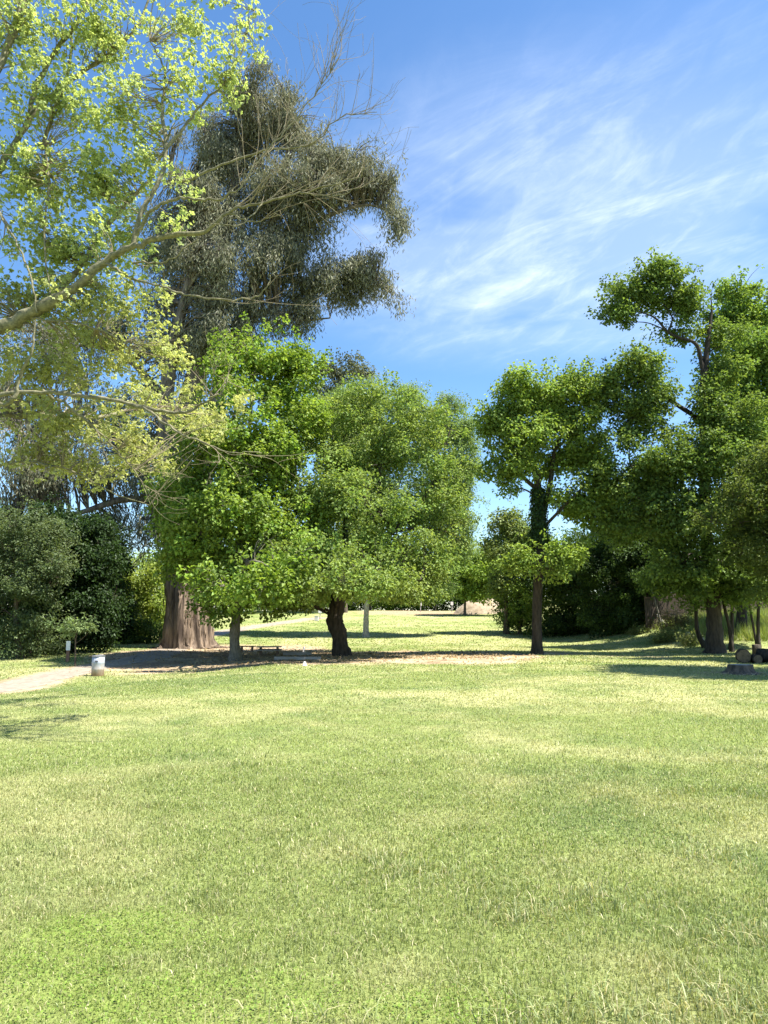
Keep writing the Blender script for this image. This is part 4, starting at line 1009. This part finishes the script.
def log(px, py, d_px, L, yaw, label, upright=False, D=None):
    p = at_ground(px, py); k = p[1] / F; r = d_px * k / 2
    e = empty('log', p, label, 'log', 'cut logs behind the stump', rz=yaw)
    bm = bmesh.new()
    if upright:
        lathe(bm, [(r * 1.03, 0), (r, L * .5), (r * .98, L), (r * .9, L + .003)], 28, jitter=.03); done('bark', bm, M_BARKD, e, True)
        bm = bmesh.new(); lathe(bm, [(r * .9, L + .002), (.01, L + .012)], 28, jitter=.03); done('cut_face', bm, M_CUT_SHADE, e, True)
    else:
        lathe(bm, [(r * .9, -L / 2 - .003), (r, -L / 2), (r * 1.03, 0), (r, L / 2), (r * .9, L / 2 + .003)], 28, 'Y', (0, 0, r * .95), .03); done('bark', bm, M_BARKD, e, True)
        for s in (-1, 1):
            bm = bmesh.new(); lathe(bm, [(r * .9, s * (L / 2 + .002)), (r * .4, s * (L / 2 + .014)), (.01, s * (L / 2 + .016))], 28, 'Y', (0, 0, r * .95), .03); done('cut_face', bm, M_CUT_SHADE, e, True)
log(743.5, 662.5, 13.5, .9, R(-22), 'large round log lying end on behind the stump')
log(756, 663, 8.5, .7, R(-12), 'small log lying end on right of the large round log')
log(757, 656, 8, .55, 0, 'upright cut log standing behind the small log', True)
log(773, 663, 14, 1.1, R(35), 'thick dark log at the very right edge')

def fence():
    D = 51.5
    e0 = P(666, 622, D); e1 = P(700, 622, D + 1.5); k = D / F
    e = empty('board_fence', (e0[0], e0[1], gz(e0[0], e0[1])), 'weathered brown vertical board fence in shade under the right hand trees', 'fence')
    d = np.array([e1[0] + 3 - e0[0] + 2, e1[1] - e0[1]]); L = np.linalg.norm(d); ang = math.atan2(d[1], d[0]); e.rotation_euler[2] = ang
    bm = bmesh.new(); rnd = random.Random(3); x = -1.5; h = 2.3
    while x < L:
        w = rnd.uniform(.13, .16)
        wx = e0[0] + math.cos(ang) * x; wy = e0[1] + math.sin(ang) * x; zb = float(gz(wx, wy)) - e.location[2]
        hh = h + rnd.uniform(-.04, .04); box(bm, (x + w / 2, rnd.uniform(-.006, .006), zb + hh / 2 - .05), (w - .012, .022, hh), Matrix.Rotation(rnd.uniform(-.008, .008), 4, 'Y')); x += w
    done('boards', bm, solid('fence_board', (.035, .026, .02), (.10, .075, .055), 5, .9, .4, (6, 6, .4)), e)
    for z in (.45, 1.2, 2.0):
        bm = bmesh.new(); box(bm, (L / 2 - .75, .035, z), (L + 1.5, .04, .09)); done('rail', bm, M_WOOD, e)
    x = -1.4
    while x < L:
        bm = bmesh.new(); wx = e0[0] + math.cos(ang) * x; wy = e0[1] + math.sin(ang) * x; zb = float(gz(wx, wy)) - e.location[2]
        box(bm, (x, .11, zb + 1.15), (.1, .1, 2.5), bev=.008); done('post', bm, M_WOOD, e); x += 2.4
fence()

def house():
    D = 62.0; c = P(690, 600, D); z0 = float(gz(c[0], c[1]))
    e = empty('house', (c[0] + 2, D + 3, z0), 'beige house with low brown roof glimpsed through the right hand trees', 'house')
    m_w = solid('stucco', (.45, .38, .31), (.55, .47, .39), 3, .9, .2)
    bm = bmesh.new(); h = 3.4; box(bm, (0, 0, h / 2 - .2), (14, 8, h + .4)); done('wall', bm, m_w, e)
    bm = bmesh.new()
    v = [bm.verts.new(q) for q in [(-7.6, -4.7, h - .05), (7.6, -4.7, h - .05), (7.6, 4.7, h - .05), (-7.6, 4.7, h - .05), (-7.6, 0, h + 1.9), (7.6, 0, h + 1.9), (-7.6, -4.7, h + .1), (7.6, -4.7, h + .1), (7.6, 4.7, h + .1), (-7.6, 4.7, h + .1)]]
    for q in [(0, 1, 2, 3), (6, 7, 5, 4), (9, 4, 5, 8), (0, 6, 7, 1), (3, 2, 8, 9)]: bm.faces.new([v[i] for i in q])
    bm.faces.new([v[0], v[3], v[9], v[4], v[6]]); bm.faces.new([v[1], v[7], v[5], v[8], v[2]])
    done('roof', bm, solid('roof_shingle', (.16, .12, .1), (.28, .22, .19), 8, .9, .5), e)
    for x in (-4.5, -1.2, 2.5):
        bm = bmesh.new()
        for (cx, cz, sx, sz) in [(0, .6, 1.3, .08), (0, -.6, 1.3, .08), (-.61, 0, .08, 1.12), (.61, 0, .08, 1.12)]: box(bm, (x + cx, -4.03, 1.7 + cz), (sx, .08, sz))
        w = done('window', bm, M_WHITE, e)
        bm = bmesh.new(); box(bm, (x, -4.012, 1.7), (1.14, .02, 1.12)); done('pane', bm, solid('glass_dark', (.03, .035, .04), (.05, .055, .06), 3, .08, 0), w)
house()

# thin stems, cut branch and small plants under the right hand trees
def stem_tree(px, py, pts, r, label, lb, mat=M_BARKD, col=(DARK, OAK), D=None):
    tree('young_tree', label, (px, py), [[(a, b, d, r * (1 - .55 * i / len(pts))) for i, (a, b, d) in enumerate(pts)]], lb, 40, 40, .5, .18, .13, col[0], col[1], bark=mat, cat='tree', group='thin stemmed trees under the right hand crowns', p_alt=.4, flare=1.2, twig_frac=.2, shell=.4, down=.9)
stem_tree(732, 652, [(732, 652, 0), (730, 630, 0), (724, 605, 0), (722, 580, .3)], .11, 'thin leaning dark stem immediately right of the thick trunk', [(725, 585, 22, 14, 0)])
stem_tree(731, 649, [(731, 649, .3), (732, 625, .3), (732, 590, .3)], .12, 'thin upright dark stem second from the thick trunk', [(738, 580, 22, 14, 0)])
stem_tree(757, 646, [(757, 646, 0), (752, 620, 0), (748, 598, 0), (744, 580, 0)], .07, 'slanting thin stem above the upright log', [(745, 582, 18, 12, 0)])
stem_tree(759, 648, [(759, 648, 0), (758, 625, 0), (759, 600, 0), (760, 580, 0)], .1, 'straight thin stem nearest the right edge', [(762, 582, 20, 16, 0)])
stem_tree(705, 648, [(706, 648, 0), (698, 632, 0), (696, 612, 0), (694, 590, .2)], .13, 'curved thin stem immediately left of the thick trunk', [(692, 580, 18, 12, 0)])
stem_tree(653, 630, [(653, 630, 0), (650, 612, 0), (646, 590, 0)], .12, 'bent dark stem at the left end of the board fence', [(648, 580, 16, 12, 0)])
stem_tree(662, 630, [(662, 630, 0), (658, 612, 0), (652, 590, 0)], .07, 'thin grey stem leaning across the board fence', [(652, 582, 14, 10, 0)], M_BARKG)

def fallen_branch():
    a = at_ground(668, 628); b = P(657, 616, a[1] + .3); 
    T = Tube(); s = spline([[*a, .10], [*((a + b) / 2 + [0, 0, .06]), .09], [*b, .07]], 5); T.add(s[:, :3], s[:, 3], 8, wob=.4)
    T.add(np.array([s[6, :3], s[6, :3] + [-.3, .1, .45]]), np.array([.05, .02]), 6)
    o = link('fallen_branch', T.mesh('fallen_branch'), M_BARKP); tag(o, 'pale broken branch propped in front of the board fence', 'branch')
fallen_branch()

def rock(px, py, r_px, label):
    p = at_ground(px, py); k = p[1] / F
    bm = bmesh.new(); bmesh.ops.create_icosphere(bm, subdivisions=3, radius=r_px * k)
    for v in bm.verts:
        q = v.co.normalized(); v.co *= 1 + .25 * math.sin(q.x * 4 + px) * math.cos(q.y * 5) + .1 * math.sin(q.z * 9 + q.x * 6); v.co.z *= .7
    o = done('rock', bm, solid('pale_stone', (.42, .38, .34), (.62, .57, .52), 9, .9, .5), None, True); o.location = p; o.location.z += r_px * k * .35; tag(o, label, 'rock')
rock(700, 641, 3.6, 'pale sunlit rock at the foot of the curved thin stem')
rock(688, 635, 2.6, 'smaller pale rock left of the curved thin stem')

tree('red_shrub', 'sparse shrub with reddish leaves in front of the board fence', (676, 634),
     [[(676, 634, 0, .04), (676, 625, 0, .03), (675, 615, 0, .015)]], [(675, 620, 12, 8, 0), (668, 628, 8, 6, 0), (684, 626, 8, 7, 0)], 60, 22, .35, .13, .07, (.17, .10, .06), (.16, .17, .06), cat='shrub', p_alt=.5, flare=1, shell=.3, down=.9, flat=1.1)
for px, py, rx, ry, lab in [(668, 642, 13, 6, 'low pale green weed clump left of the smaller pale rock'), (690, 645, 10, 6, 'low green weed clump between the pale rocks and the lawn'), (636, 634, 10, 4, 'low weed clump at the lawn edge before the thicket')]:
    tree('weed_clump', lab, (px, py), [[(px, py, 0, .015), (px, py - 3, 0, .012), (px, py - 5, 0, .006)]], [(px, py - ry * .6, rx, ry, 0)], 46, 26, .3, .15, .07, (.15, .20, .06), (.25, .26, .11), cat='weeds', group='weeds along the right lawn edge', p_alt=.5, flare=1, shell=.2, down=.9, flat=1)

# ------------------------------------------------------------------ light, sky, camera
SUN = Vector((.46, -.13, .87)).normalized()
el = math.asin(SUN.z); az = math.atan2(SUN.x, SUN.y)
sl = bpy.data.lights.new('sun', 'SUN'); sl.energy = 5.0; sl.angle = R(.53); sl.color = (1, .95, .86)
so = bpy.data.objects.new('sun', sl); COL.objects.link(so); so.rotation_euler = (-SUN).to_track_quat('-Z', 'Y').to_euler(); so.location = (30, -10, 50)

w = bpy.data.worlds.new('World'); scene.world = w; w.use_nodes = True; nt = w.node_tree; nt.nodes.clear()
out = nt.nodes.new('ShaderNodeOutputWorld'); bg = N(nt, 'ShaderNodeBackground', Strength=.086)
sky = N(nt, 'ShaderNodeTexSky', sky_type='NISHITA', sun_disc=False, sun_elevation=el, sun_rotation=az, altitude=0, air_density=1.0, dust_density=.35, ozone_density=2.6)
tc = N(nt, 'ShaderNodeTexCoord'); sep = N(nt, 'ShaderNodeSeparateXYZ'); nt.links.new(tc.outputs['Generated'], sep.inputs[0])
mz = N(nt, 'ShaderNodeMath', operation='MAXIMUM'); nt.links.new(sep.outputs[2], mz.inputs[0]); mz.inputs[1].default_value = .05
dx = N(nt, 'ShaderNodeMath', operation='DIVIDE'); nt.links.new(sep.outputs[0], dx.inputs[0]); nt.links.new(mz.outputs[0], dx.inputs[1])
dy = N(nt, 'ShaderNodeMath', operation='DIVIDE'); nt.links.new(sep.outputs[1], dy.inputs[0]); nt.links.new(mz.outputs[0], dy.inputs[1])
cx = N(nt, 'ShaderNodeCombineXYZ'); nt.links.new(dx.outputs[0], cx.inputs[0]); nt.links.new(dy.outputs[0], cx.inputs[1])
def cloud_noise(rot, sc, scale, detail, rough, dist, off=(0, 0, 0)):
    mp = N(nt, 'ShaderNodeMapping'); mp.inputs['Rotation'].default_value = (0, 0, R(rot)); mp.inputs['Scale'].default_value = sc; mp.inputs['Location'].default_value = off
    mp.inputs['Rotation'].default_value = (0, 0, 0)
    vr = N(nt, 'ShaderNodeVectorRotate', rotation_type='Z_AXIS'); vr.inputs['Angle'].default_value = R(rot); nt.links.new(cx.outputs[0], vr.inputs['Vector'])
    nt.links.new(vr.outputs[0], mp.inputs[0])
    n = N(nt, 'ShaderNodeTexNoise', Scale=scale, Detail=detail, Roughness=rough, Distortion=dist); nt.links.new(mp.outputs[0], n.inputs['Vector']); return n
n1 = cloud_noise(48, (.55, 1.3, 1), 3.2, 11, .68, .7, (1.7, .3, 0))     # feathery wisps
n3 = cloud_noise(75, (.8, 1.6, 1), 6.0, 8, .6, .6, (4.1, 2.3, 0))
n2 = cloud_noise(-10, (.7, 1, 1), 1.5, 4, .55, .5, (.35, .9, 0))         # where the veil lies
def rng_map(sock, lo, hi):
    r = N(nt, 'ShaderNodeMapRange', interpolation_type='SMOOTHSTEP'); r.inputs[1].default_value = lo; r.inputs[2].default_value = hi; nt.links.new(sock, r.inputs[0]); return r.outputs[0]
def op(kind, a, b):
    m = N(nt, 'ShaderNodeMath', operation=kind)
    for i, q in enumerate((a, b)):
        if isinstance(q, (int, float)): m.inputs[i].default_value = q
        else: nt.links.new(q, m.inputs[i])
    return m.outputs[0]
dv = N(nt, 'ShaderNodeVectorMath', operation='DISTANCE'); nt.links.new(cx.outputs[0], dv.inputs[0]); dv.inputs[1].default_value = (.52, 1.95, 0)
field = op('SUBTRACT', 1.0, rng_map(dv.outputs['Value'], .35, 1.05))       # one bank of cirrus
patch = op('MAXIMUM', op('MULTIPLY', field, rng_map(n2.outputs[0], .22, .55)), op('MULTIPLY', rng_map(n2.outputs[0], .54, .74), .35))
wisp = op('ADD', op('MULTIPLY', rng_map(n1.outputs[0], .42, .86), .40), op('MULTIPLY', rng_map(n3.outputs[0], .44, .84), .20))
veil_v = op('ADD', op('MULTIPLY', patch, .18), op('MULTIPLY', patch, wisp))
class _V: pass
veil = _V(); veil.outputs = [veil_v]
hs = N(nt, 'ShaderNodeHueSaturation', Saturation=1.18, Value=1.0); nt.links.new(sky.outputs[0], hs.inputs['Color'])
mx = N(nt, 'ShaderNodeMix', data_type='RGBA'); nt.links.new(veil.outputs[0], mx.inputs[0]); nt.links.new(hs.outputs[0], mx.inputs[6]); mx.inputs[7].default_value = (6.2, 6.6, 7.2, 1)
nt.links.new(mx.outputs[2], bg.inputs['Color']); nt.links.new(bg.outputs[0], out.inputs[0])

cam = bpy.data.cameras.new('camera'); co = bpy.data.objects.new('camera', cam); COL.objects.link(co)
cam.sensor_fit = 'VERTICAL'; cam.sensor_height = 36; cam.sensor_width = 27; cam.lens = 36 * F / 1024
cam.clip_start = .05; cam.clip_end = 2000
co.location = (0, 0, EYE); co.rotation_euler = (R(90) + PITCH, 0, 0)
scene.camera = co

scene.view_settings.view_transform = 'Standard'; scene.view_settings.look = 'None'
scene.view_settings.exposure = 1.6; scene.view_settings.gamma = 1; scene.view_settings.use_curve_mapping = False
scene.render.engine = 'CYCLES'
cy = scene.cycles
cy.max_bounces = 6; cy.diffuse_bounces = 4; cy.glossy_bounces = 2; cy.transmission_bounces = 4; cy.transparent_max_bounces = 4
cy.caustics_reflective = False; cy.caustics_refractive = False; cy.use_denoising = True; cy.sample_clamp_indirect = 6
try: cy.denoising_prefilter = 'ACCURATE'
except Exception: pass
